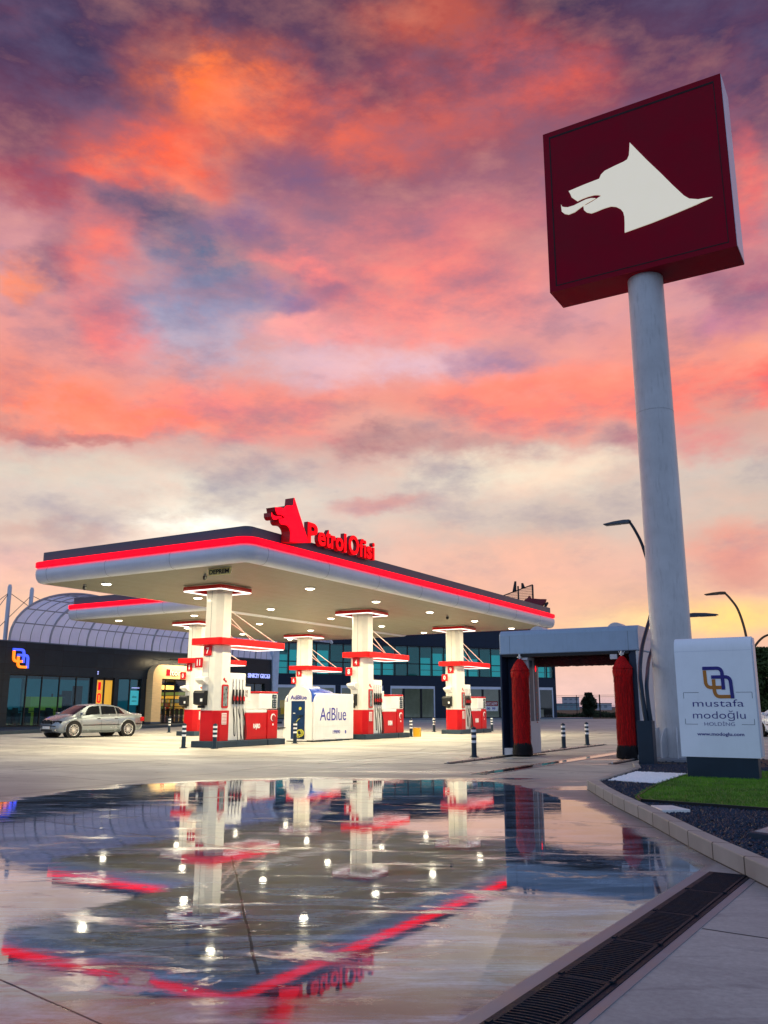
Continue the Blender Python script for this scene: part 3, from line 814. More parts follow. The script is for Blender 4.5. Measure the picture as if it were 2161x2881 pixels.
# second rooftop sign seen from behind at the far end
def back_sign():
    t = thing('sign_back_frame', 'dark mesh backed sign frame standing on the far end of the canopy roof', 'frame', (-17.0, 42.1, 6.0))
    m = MB()
    for x in (-.80, .02, .82): m.box(x - .035, x + .035, -.03, .03, 0, 1.42 if x > 0 else 1.0)
    def tz(x): return 1.18 + (x) * .28
    for a, b_ in ((-.8, .02), (.02, .82)):
        m.add([(a, -.02, tz(a)), (b_, -.02, tz(b_)), (b_, -.02, tz(b_) + .05), (a, -.02, tz(a) + .05), (a, .02, tz(a)), (b_, .02, tz(b_)), (b_, .02, tz(b_) + .05), (a, .02, tz(a) + .05)],
              [(0, 1, 2, 3), (7, 6, 5, 4), (0, 4, 5, 1), (3, 2, 6, 7), (0, 3, 7, 4), (1, 5, 6, 2)])
    for cx, dx in ((-.18, .06), (.32, -.06)):
        m.add([(cx - .12, -.02, tz(cx)), (cx + .1, -.02, tz(cx)), (cx + .05 + dx, -.02, 1.62 + dx), (cx - .05 + dx, -.02, 1.62 + dx), (cx - .12, .02, tz(cx)), (cx + .1, .02, tz(cx)), (cx + .05 + dx, .02, 1.62 + dx), (cx - .05 + dx, .02, 1.62 + dx)],
              [(0, 1, 2, 3), (7, 6, 5, 4), (0, 4, 5, 1), (3, 2, 6, 7), (0, 3, 7, 4), (1, 5, 6, 2)])
    part('steel_frame', m, M['brown'], t)
    m = MB(); x = -.78
    while x < .8:
        m.box(x - .005, x + .005, -.005, .005, .05, tz(x)); x += .055
    z = .08
    while z < 1.4:
        xs = max(-.8, (z - 1.18) / .28) if z > tz(-.8) else -.8
        m.box(xs, .8, -.006, .006, z - .008, z + .008); z += .085
    part('mesh_screen', m, M['brown'], t)
    t = thing('wolf_head_sign', 'dull red wolf head sign seen edge on at the far canopy corner', 'sign', (-16.75, 42.1, 5.9))
    m = MB(); m.prism([(0, .1), (.07, .62), (.16, .80), (.30, .84), (.38, .97), (.46, .82), (.70, .80), (.98, .76), (1.27, .74), (1.20, .55), (1.08, .42), (.9, .42), (.8, .3), (.6, .1)], 'y', -.1, .1)
    part('casing', m, paint('dull_red_casing', (.20, .004, .02), .5), t)
    m = MB(); m.prism([(1.17, .32), (1.26, .36), (1.38, .55), (1.33, .60), (1.24, .52), (1.17, .42)], 'y', -.06, .06); part('tongue', m, M['brown'], t)
back_sign()

# banner and small cameras under the soffit
t = thing('hanging_notice', 'small yellow notice with black capitals under the front canopy corner', 'sign', (-16.85, 18.95, 5.2))
m = MB(); m.box(-.42, .42, -.01, .01, -.20, -.0); part('board', m, paint('notice_yellow', (.75, .66, .25), .5), t)
m = text_mb('DEPREM', .74, .13, .006, .02); place(m, (0, -.017, -.10), '-y'); part('lettering', m, M['black'], t)
for lx, ly, lab in ((-17.1, 34.1, 'tiny black camera on the soffit between the far ceiling lights'), (-22.95, 19.3, 'tiny black camera near the left end of the front soffit'), (-18.0, 19.6, 'small grey camera beside the yellow notice under the soffit')):
    t = thing('ceiling_camera', lab, 'camera', (lx, ly, 5.2))
    m = MB(); m.cyl((0, 0), .05, -.06, 0, 12); part('mount', m, M['steel'], t)
    m = MB(); m.lathe([(.0, -.19), (.05, -.17), (.065, -.12), (.06, -.06)], n=12); part('camera_body', m, M['black'], t, smooth=True)
# ------------------------------------------------------------------ pump islands
def number_plate(t, txt, x, z, w_=.33, h=.33, y=-.03, label=None):
    m = MB(); m.box(x - w_ / 2, x + w_ / 2, y - .03, y, z - h / 2, z + h / 2)
    p = part('number_plate', m, M['red'], t, bevel=.012, label='red plate numbered ' + txt)
    m = text_mb(txt, w_ * (.17 if txt == '1' else .34 if len(txt) == 1 else .42), h * .62, .006, .02); place(m, (x, y - .032, z), '-y'); part('digits', m, M['sign_digit'], p)


M['sign_digit'] = paint('digit_white', (.85, .84, .82), .4)


def column(lab, cx, y0, front_no, side_no):
    t = thing('canopy_column', lab, 'column', (cx, y0, 0), 0, 'canopy columns on the pump islands')
    hw = .41
    def plan(a, d, ch): return [(-a, ch), (-a + ch, 0), (a - ch, 0), (a, ch), (a, d), (-a, d)]
    m = MB(); m.prism(plan(hw - .02, .56, .17), 'z', 3.5, ZC + .03); m.prism([(p[0] * 1.03, p[1] - .01) for p in plan(hw, .58, .17)], 'z', 1.16, 3.26)
    s_ = part('shaft', m, M['cream'], t, bevel=.008)
    m = MB(); m.box(-.005, .005, -.0135, -.005, 1.17, 3.25); m.box(-.004, .004, -.006, .002, 3.5, 5.05); m.box(-.43, -.425, .2, .21, 1.2, 3.2)
    part('panel_joint', m, M['slate'], s_)
    m = MB(); m.prism([(p[0] * 1.05, p[1] - .02) for p in plan(hw, .60, .17)], 'z', .20, 1.16); part('red_plinth', m, M['red'], t, bevel=.01)
    # square halo under the soffit
    m = MB(); o = rrect(-.78, .96, -.66, .98, .16); i = rrect(-.60, .78, -.48, .80, .10); m.ring(o, i, 5.03, 5.15)
    h = part('halo_ring', m, M['red'], t)
    m = MB(); m.ring(rrect(-.77, .95, -.65, .97, .155), rrect(-.66, .84, -.54, .86, .12), 5.005, 5.029); part('light_strip', m, M['strip'], h)
    m = MB()
    for x, y in ((-.69, .1), (.87, .1), (.1, -.57), (.1, .89)): m.cyl((x, y), .01, 5.15, 5.215, 6)
    part('hanger', m, M['steel'], h)
    # awning over the pumps
    m = MB(); m.prism(rrect(-.63, .68, -.26, 3.22, .10, 4), 'z', 3.27, 3.49); a = part('awning', m, M['red_awning'], t, bevel=.01)
    m = MB(); m.ring(rrect(-.60, .65, .58, 3.19, .08), rrect(-.53, .58, .65, 3.12, .06), 3.245, 3.269); part('light_strip', m, M['strip'], a)
    for x in (-.33, .36):
        m = MB(); m.tube([(x, .54, 4.42), (x, 3.08, 3.48)], .018, 8); part('tie_rod', m, M['cream'], a)
        m = MB(); m.tube([(x, .54, 4.20), (x, 1.72, 3.48)], .016, 8); part('tie_rod', m, M['cream'], a)
    number_plate(t, front_no, .0 - .04, 3.08)
    number_plate(t, side_no, -.33, 2.70, y=-.12)
    # towel dispenser and its little hood
    m = MB(); m.prism([(-.02, 1.32), (-.19, 1.36), (-.21, 1.72), (-.16, 1.80), (-.02, 1.80)], 'x', -.46, .02)
    td = part('towel_dispenser', m, M['black'], t, bevel=.02)
    m = MB(); m.box(-.13, -.04, -.216, -.206, 1.44, 1.54); part('towel', m, M['notice'], td)
    m = MB(); m.box(-.35, -.08, -.10, -.02, 1.24, 1.319); part('bin_pipe', m, M['black'], td, bevel=.02)
    m = MB(); m.prism([(-.01, 1.98), (-.10, 2.0), (-.30, 2.12), (-.30, 2.20), (-.01, 2.26)], 'x', -.34, .02); part('hood', m, M['white'], t, bevel=.012)
    # tyre of red hazard trefoil, poster and notice on the angled cheek
    cx_, cy_ = hw * 1.03 - .085, .075
    def cheek(m, off=.0):
        # rotate xz-plane shape by 45 degrees onto the chamfer
        q = []
        for (x, y, z) in m.v:
            q.append((cx_ + (x - y) * .7071 + off * .7071, cy_ + (x + y) * .7071 - off * .7071, z))
        m.v = q; return m
    def side(m, y_, x_=hw * 1.03): return place(m, (x_ + .001, y_, 0), '+x')
    m = MB(); m.mi = 0; P = rrect(-.155, .155, 1.24, 1.99, .05); m.prism(P, 'y', -.035, 0)
    pf = part('poster_frame', side(m, .33), M['red'], t, bevel=.008)
    m = MB(); m.box(-.105, .105, -.042, -.036, 1.30, 1.93); part('poster', side(m, .33), M['poster'], pf)
    m = MB(); m.prism([(-.10, 2.14), (-.02, 2.10), (-.005, 2.16), (-.03, 2.21), (-.07, 2.20)], 'y', -.012, 0); m.prism([(.005, 2.07), (.10, 2.06), (.03, 2.14), (.0, 2.12)], 'y', -.012, 0)
    part('red_mark', side(m, .33), M['red'], t)
    m = MB(); m.box(-.115, .115, -.012, 0, .72, 1.08); nf = part('notice', side(m, .33, hw * 1.05 + .004), M['notice'], t)
    m = MB()
    for k in range(7): m.box(-.10, .10, -.015, -.0125, .75 + k * .045, .765 + k * .045)
    part('printed_lines', side(m, .33, hw * 1.05 + .004), M['red'], nf)
    return t


M['red_awning'] = paint('red_awning', (.55, .002, .003), .4, var=.06, emis=(1, .0, .0), es=.16, spec=.25)


def island(lab, cx, y0):
    t = thing('island_kerb', lab, 'kerb', (cx, y0, 0), 0, 'raised pump islands')
    for a, b_, w_ in ((-.18, .80, .54), (.803, 1.42, .53), (1.423, 2.46, .52), (2.463, 3.42, .54)):
        m = MB(); m.box(-w_, w_, a, b_, 0, .20); part('kerb_block', m, M['kerbblue'], t, bevel=.02)
    return t


def nozzle(t, x, y, k):
    m = MB(); m.prism([(-.03, 1.36), (.03, 1.36), (.035, 1.56), (.022, 1.72), (.014, 1.84), (-.014, 1.84), (-.022, 1.72), (-.035, 1.56)], 'y', -.07, -.012)
    nz = part('nozzle', place(m, (x, y, 0), '+x'), M['black'], t, bevel=.008)
    m = MB(); m.box(-.012, .012, -.016, .0, 1.84, 2.18); part('slot', place(m, (x + .002, y, 0), '+x'), M['steel'], nz)
    m = MB(); m.prism([(-.045, 1.50), (.03, 1.46), (.045, 1.58), (-.02, 1.64)], 'y', -.095, -.071); part('grip_cover', place(m, (x, y, 0), '+x'), M['red' if k % 2 else 'red_side'], nz)
    m = MB(); m.cyl((0, 0), .026, 0, .06, 10); m.v = [(x + .06, y + p[0], 1.33 - p[2] + .05 * 0 + p[1] * .0) for p in m.v]
    m = MB(); m.cyl((x + .05, y), .024, 1.27, 1.36, 10); part('swivel', m, M['steel'], nz)
    bot = .30 - .05 * ((k * 7) % 4) + (.0 if k else .05); dy = .09 + .13 * (k % 3)
    pts = [(x + .05, y, 1.28), (x + .09, y - .02, 1.0), (x + .10, y + .0, .62), (x + .10, y + dy * .3, bot + .04), (x + .12, y + dy * .55, bot), (x + .10, y + dy * .9, bot + .12), (x + .08, y + dy * .85, .75), (x + .03, y + dy * .5, 1.22)]
    m = MB(); m.tube(curve(pts, 42), .0125, 7); part('hose', m, M['rubber'], t, smooth=True)


def dispenser(lab, cx, y0, word):
    """local y from the column's rear face; pumps face +x (and -x)"""
    t = thing('fuel_dispenser', lab, 'fuel pump', (cx, y0, 0), 0, 'fuel dispensers on the pump islands')
    m = MB(); m.box(-.30, .33, .0, .82, .20, 2.38); part('nozzle_cabinet', m, M['white'], t, bevel=.02)
    for k in range(4): nozzle(t, .33, .16 + .165 * k, k)
    m = MB(); m.box(-.34, .37, .84, 1.97, .20, 1.08); lb = part('lower_body', m, M['red'], t, bevel=.015)
    m = MB(); m.box(-.345, .375, .835, 1.955, 1.085, 1.19); part('ledge', m, M['white'], t, bevel=.015)
    m = text_mb(word, .36, .20, .006, .04); place(m, (.372, 1.42, .62), '+x'); part('lettering', m, M['sign_digit'], lb)
    m = MB(); m.box(-.36, .40, 1.975, 2.54, .20, 1.17); rb = part('hydraulic_cover', m, M['red'], t, bevel=.02)
    m = MB(); m.box(-.34, .38, 1.50, 2.54, 1.195, 1.73); cb = part('display_head', m, M['white'], t, bevel=.03)
    m = MB(); m.box(-.35, .39, 1.49, 2.55, 1.735, 1.80); part('red_cap', m, M['red'], cb, bevel=.02)
    m = MB(); m.box(.381, .392, 2.22, 2.46, 1.56, 1.70); m.box(.381, .392, 2.22, 2.46, 1.23, 1.53); part('display', m, M['screen'], cb)
    m = MB()
    for zz in (1.28, 1.36, 1.44): m.box(.393, .396, 2.26, 2.32, zz, zz + .05); m.box(.393, .396, 2.36, 2.42, zz, zz + .05)
    m.prism([(2.27, 1.60), (2.40, 1.60), (2.42, 1.64), (2.34, 1.66), (2.28, 1.64)], 'x', .393, .396)
    part('readout', m, M['steel'], cb)
    # round emblem
    m = MB(); m.cyl((2.27, .92), .13, .401, .410, 24, axis='x'); em = part('round_mark', m, M['sign_digit'], rb)
    m = MB(); m.cyl((2.29, .90), .105, .4105, .416, 24, axis='x'); part('round_mark_centre', m, M['red_side'], em)
    m = MB(); m.cyl((2.27, .68), .035, .401, .407, 14, axis='x'); part('small_mark', m, M['sign_digit'], rb)
    # price board standing behind the hoses
    m = MB(); m.box(.05, .075, .88, 1.40, 1.47, 1.95); pb = part('price_board', m, M['notice'], t, bevel=.008)
    m = MB(); m.box(.0755, .078, 1.02, 1.26, 1.60, 1.84); part('price_board_print', m, M['printed'], pb)
    m = MB(); m.box(.04, .06, 1.10, 1.14, 1.19, 1.47); part('board_post', m, M['black'], pb)
    return t


M['printed'] = paint('printed_drawing', (.35, .33, .32), .5, var=.95, nscale=16)
colY = {'a': 21.87, 'b': 30.58, 'c': 39.2}
column('nearest white column with red plates 7 and 11', -19.72, colY['a'], '7', '11')
column('middle white column with red plates 4 and 8, right of the white AdBlue unit', -19.5, colY['b'], '4', '8')
column('far white column with red plates 9 and 0, left of the car wash', -19.46, colY['c'], '9', '0')
column('rear white column with red plates 1 and 0, close behind the nearest column', -28.62, 30.5, '1', '0')
column('rear white column with red plates 9 and 6, rising behind the AdBlue unit', -28.72, 39.2, '9', '6')
island('dark kerbed island under the nearest pumps, column numbered 7', -19.66, colY['a'])
island('dark kerbed island under the middle pumps, column numbered 4', -19.5, colY['b'])
island('dark kerbed island under the far right pumps, column numbered 9 and 0', -19.46, colY['c'])
island('dark kerbed island at the rear left, under the column numbered 1', -28.62, 30.5)
island('dark kerbed island at the rear, hidden behind the AdBlue unit', -28.72, 39.2)
dispenser('red and white fuel pump with four black hoses nearest the camera', -19.66, colY['a'] + .60, 'RAJRO')
dispenser('red and white fuel pump beside the AdBlue unit, four hoses with one red nozzle', -19.5, colY['b'] + .60, 'ENGINN')
dispenser('farthest red and white fuel pump, beside the far right column', -19.46, colY['c'] + .60, 'IIII')
dispenser('fuel pump at the rear left behind the nearest column', -28.62, 31.1, 'RAJRO')
dispenser('fuel pump at the rear behind the AdBlue unit', -28.72, 39.8, 'RAJRO')

# ------------------------------------------------------------------ bollards
def make_bollard():
    t = thing('bollard', '', 'bollard', (0, 0, 0), 0, 'dark striped bollards on the forecourt')
    m = MB(); m.cyl((0, 0), .125, 0, .012, 20); m.cyl((0, 0), .085, .012, .05, 20, .072)
    for a in range(4): m.cyl((.10 * math.cos(a * PI / 2 + .7), .10 * math.sin(a * PI / 2 + .7)), .010, .012, .024, 6)
    part('base_flange', m, M['navy'], t)
    m = MB(); m.lathe([(.066, .045), (.066, .735), (.060, .748), (.03, .752), (.028, .768), (.0, .772)], n=20); part('post', m, M['navy'], t, smooth=True)
    for z in (.36, .495, .63):
        m = MB(); m.lathe([(.0662, z), (.0685, z + .001), (.0685, z + .062), (.0662, z + .063)], n=20)
        part('white_band', m, M['band'], t, smooth=True)
    return t


M['band'] = paint('reflective_white', (.80, .82, .84), .35, emis=None)
BL = [(-19.99, 21.14, 'striped bollard standing alone left in front of the nearest column'), (-18.86, 21.32, 'striped bollard directly in front of the nearest column, right of its island corner'),
      (-33.1, 33.9, 'striped bollard in front of the oak framed shop entrance'), (-31.7, 34.0, 'striped bollard in front of the rear column numbered 1'),
      (-19.15, 25.9, 'striped bollard in front of the blue door of the AdBlue unit'), (-19.6, 30.3, 'striped bollard in front of the middle column numbered 4'),
      (-19.15, 34.45, 'striped bollard right beside the yellow box'), (-22.0, 42.1, 'striped bollard left of the far right column, under its awning'),
      (-19.9, 40.3, 'striped bollard in front of the far column numbered 9'), (-19.95, 45.0, 'striped bollard just left of the car wash frame, beyond the far pump'),
      (-9.92, 21.2, 'striped bollard left of the car wash, nearest to the standing water'), (-9.65, 27.3, 'left one of the two striped bollards seen through the car wash'),
      (-9.73, 29.9, 'right one of the two striped bollards seen through the car wash')]
b0 = make_bollard()
for i, (x, y, lab) in enumerate(BL):
    if i == 0: o = b0
    else:
        o = b0.copy(); C.objects.link(o)
        for ch in b0.children:
            c_ = ch.copy(); C.objects.link(c_); c_.parent = o
    o.location = (x, y, 0); o['label'] = lab
m = MB(); m.box(-.15, .15, -.1, .1, 0, .36); m.box(-.155, .155, -.105, .105, .361, .38)
t = thing('yellow_box', 'small bright yellow plastic box on the ground next to a striped bollard', 'box', (-18.93, 34.6, 0)); part('bin', m, M['yellow'], t, bevel=.015)
m = MB(); m.box(-.05, .05, -.11, -.1055, .10, .2); part('label_patch', m, M['yellow'], t)

# bucket stand between pump and AdBlue
t = thing('cleaning_stand', 'small dark cleaning stand with red cloth between the nearest pump and the AdBlue unit', 'stand', (-20.2, 26.1, 0))
m = MB(); m.box(-.2, .2, -.25, .25, 0, .5); part('cabinet', m, M['cream'], t, bevel=.02)
m = MB(); m.box(-.25, .25, -.3, .3, .51, .55); m.box(-.02, .02, -.02, .02, .55, 1.2); m.box(-.12, .12, -.15, .15, 1.0, 1.25); part('dark_frame', m, M['black'], t, bevel=.01)
m = MB(); m.box(-.05, .1, -.2, .0, .85, .98); part('red_cloth', m, M['red'], t, bevel=.02)

# ------------------------------------------------------------------ AdBlue unit
def adblue():
    t = thing('adblue_dispenser', 'white AdBlue tank unit with blue hood and dark blue door between the pumps', 'fluid dispenser', (-19.3, 27.28, 0))
    # side shells: rounded shoulder
    m = MB()
    sh = [(0, .05), (2.72, .05), (2.72, 1.78), (.36, 1.78), (.20, 1.74), (.09, 1.66), (.02, 1.55), (0, 1.48)]
    m.prism(sh, 'x', -.07, 0); part('side_shell', m, M['white'], t, bevel=.03)
    m = MB(); m.prism(sh, 'x', -1.41, -1.34); part('side_shell', m, M['white'], t, bevel=.03)
    m = MB(); m.box(-1.339, -.071, .06, 2.6, .06, 1.46); core = part('tank_core', m, M['white'], t)
    # blue vaulted hood between / over
    def arc(w_, h, z0, n=16): return [(-.705 + w_ * math.cos(PI - PI * i / n), z0 + h * max(0, math.sin(PI * i / n)) ** .6) for i in range(n + 1)]
    def hood(y, s=1.0, dz=0, w_=.635): return [(x, y, z) for x, z in arc(w_ * (.5 + .5 * s), .575 * s + dz, 1.45)]
    m = MB(); L = []
    for y, s in ((.09, .97), (.16, 1.0), (.85, 1.0), (1.3, .93), (1.65, .82), (2.0, .62), (2.3, .40)): L.append(hood(y, s))
    loops(m, L, True, True); part('blue_hood', m, M['adblue'], t, smooth=True)
    m = MB(); loops(m, [hood(-.02, 1.0, .02, .52), hood(.30, 1.0, .03, .52)], True, True); hd = part('white_arch', m, M['white'], t, smooth=True)
    m = MB(); m.box(-1.335, -.08, -.0, .055, 1.36, 1.455); part('lintel', m, M['white'], t)
    m = MB(); m.box(-1.06, -.42, -.025, .05, .10, 1.50); dr = part('door', m, M['advoid'], t, bevel=.01)
    m = MB(); m.box(-1.335, -1.062, -.018, .05, .06, 1.46); m.box(-.418, -.075, -.018, .05, .06, 1.46); m.box(-1.32, -.35, -.017, .05, .03, .0995); part('door_frame', m, M['white'], t)
    m = MB(); m.cyl((-.63, 1.22), .06, -.04, -.026, 16, axis='y'); part('yellow_emblem', m, M['hose_yellow'], dr)
    m = MB(); m.box(-.95, -.86, -.04, -.026, 1.03, 1.06); part('card_slot', m, M['notice'], dr)
    m = MB(); m.box(-.78, -.52, -.08, -.03, .92, .98); m.cyl((-.66, .95), .04, -.10, -.03, 12, axis='y'); part('nozzle_holder', m, M['navy'], dr)
    pts = [(-.62, -.06, .86), (-.72, -.07, .78), (-.80, -.07, .62), (-.74, -.08, .45), (-.70, -.09, .30), (-.72, -.08, .16)]
    m = MB(); m.tube(curve(pts, 20), .012, 7)
    rr = random.Random(5)
    for k in range(4):
        c = (-.60 + rr.uniform(-.05, .05), .30 + rr.uniform(-.05, .05)); ra = rr.uniform(.09, .15)
        m.tube([(c[0] + ra * math.cos(a), -.08 - .01 * k, c[1] + ra * .9 * math.sin(a)) for a in [i * .5 for i in range(14)]], .013, 6)
    part('yellow_hose', m, M['hose_yellow'], dr, smooth=True)
    m = text_mb('AdBlue', .76, .16, .006, .015); place(m, (-.72, -.028, 1.63), '-y'); part('front_lettering', m, M['bluetext'], hd)
    m = text_mb('AdBlue', 1.80, .48, .006, .0); place(m, (.001, 1.27, 1.01), '+x'); part('side_lettering', m, M['bluetext'], t)
    m = text_mb('199890', .50, .13, .006, .0); place(m, (.001, 1.50, .34), '+x'); part('small_lettering', m, M['bluetext'], t)
    m = MB(); m.cyl((2.14, .33), .07, .0, .008, 18, axis='x'); m.v = [(p[0], 2.14 + (p[1] - 2.14) * .55, p[2]) for p in m.v]; part('oval_mark', m, M['bluetext'], t)
    m = MB(); m.box(.0005, .004, .02, 2.70, .56, .568); part('seam', m, M['cream'], t)
    m = MB(); m.box(-.10, .03, .70, 1.05, .0, .055); m.box(-.10, .03, 1.55, 1.9, .0, .055); m.box(-1.35, -.1, .1, 2.6, 0, .048); part('feet', m, M['navy'], t)
adblue()

# ------------------------------------------------------------------ car wash gantry
M['wash_grey'] = paint('wash_panel_bluegrey', (.28, .41, .56), .35, var=.05, coat=.2, dirt=.3)
M['wash_light'] = paint('wash_panel_light', (.55, .57, .60), .4, var=.05, dirt=.25)
M['wash_dark'] = paint('wash_dark_blue', (.018, .035, .07), .4, var=.15)
M['bristle'] = paint('red_bristles', (.48, .003, .004), .6, var=.75, nscale=18, stretch=(3, 3, .16), bump=.6, bscale=60, spec=.2)
M['bristle_dark'] = paint('dark_red_bristles', (.05, .001, .002), .7, var=.5)
M['bristle_black'] = paint('black_bristles', (.008, .008, .010), .7, var=.5)


def brush(t, cx, cy, seed, r=.245, top=2.5):
    rnd = random.Random(seed)
    prof = [(.05, top + .02), (.10, top - .02), (.17, top - .11), (.245, top - .24), (.275, top - .34), (.262, top - .44), (.235, top - .50), (.232, top - .9), (.236, 1.5), (.228, 1.0), (.238, .6), (.232, .42), (.24, .27)]
    def tuftring(z0f, mat, name, lo):
        pass
    m = MB(); nseg = 56; L = []
    for r_, z in prof:
        k = r_ * r / .245
        L.append([(cx + k * math.cos(2 * PI * i / nseg) * (1 + .02 * math.sin(i * 5.3 + z * 3) + rnd.uniform(-.02, .02)), cy + k * math.sin(2 * PI * i / nseg) * (1 + .02 * math.sin(i * 5.3 + z * 3) + rnd.uniform(-.02, .02)), z + rnd.uniform(-.01, .01)) for i in range(nseg)])
    loops(m, L[::-1], True, True)
    # loose strands: thin slivers hanging over the core
    for _ in range(3600):
        a = rnd.uniform(0, 2 * PI); z = rnd.uniform(.32, top - .45); rr = r * rnd.uniform(.97, 1.10); ln = rnd.uniform(.10, .30); w_ = rnd.uniform(.003, .009)
        p = Vector((cx + rr * math.cos(a), cy + rr * math.sin(a), z)); tx = Vector((-math.sin(a), math.cos(a), 0)) * w_
        q = Vector((cx + rr * .9 * math.cos(a), cy + rr * .9 * math.sin(a), z + ln))
        m.add([tuple(p - tx), tuple(p + tx), tuple(q + tx), tuple(q - tx)], [(0, 1, 2, 3)])
    for i in range(70):
        a = 2 * PI * i / 70; w_ = .012
        tx = Vector((-math.sin(a), math.cos(a), 0)) * w_
        p = Vector((cx + .26 * math.cos(a), cy + .26 * math.sin(a), top - .28)); q = Vector((cx + .05 * math.cos(a), cy + .05 * math.sin(a), top + .03))
        p *= 1; m.add([tuple(p - tx), tuple(p + tx), tuple(q + tx * .3), tuple(q - tx * .3)], [(0, 1, 2, 3)])
    b_ = part('vertical_brush', m, M['bristle'], t)
    m = MB(); L = []
    for r_, z in ((.235, .275), (.245, .15), (.262, .05), (.20, .02)):
        L.append([(cx + r_ * math.cos(2 * PI * i / nseg) * (1 + rnd.uniform(-.05, .05)), cy + r_ * math.sin(2 * PI * i / nseg) * (1 + rnd.uniform(-.05, .05)), z + rnd.uniform(-.012, .012)) for i in range(nseg)])
    loops(m, L[::-1], True, True)
    for _ in range(500):
        a = rnd.uniform(0, 2 * PI); z = rnd.uniform(-.0, .12); rr = .262 * rnd.uniform(.95, 1.15); w_ = .008
        p = Vector((cx + rr * math.cos(a), cy + rr * math.sin(a), max(.005, z))); tx = Vector((-math.sin(a), math.cos(a), 0)) * w_
        q = Vector((cx + .23 * math.cos(a), cy + .23 * math.sin(a), z + .24))
        m.add([tuple(p), tuple(p), tuple(q + tx), tuple(q - tx)][1:], [(0, 1, 2)])
    part('black_fringe', m, M['bristle_black'], b_)
    m = MB(); m.cyl((cx, cy), .03, top, 2.66, 10); m.cyl((cx, cy), .07, top + .06, top + .09, 14); part('spindle', m, M['steel'], b_)


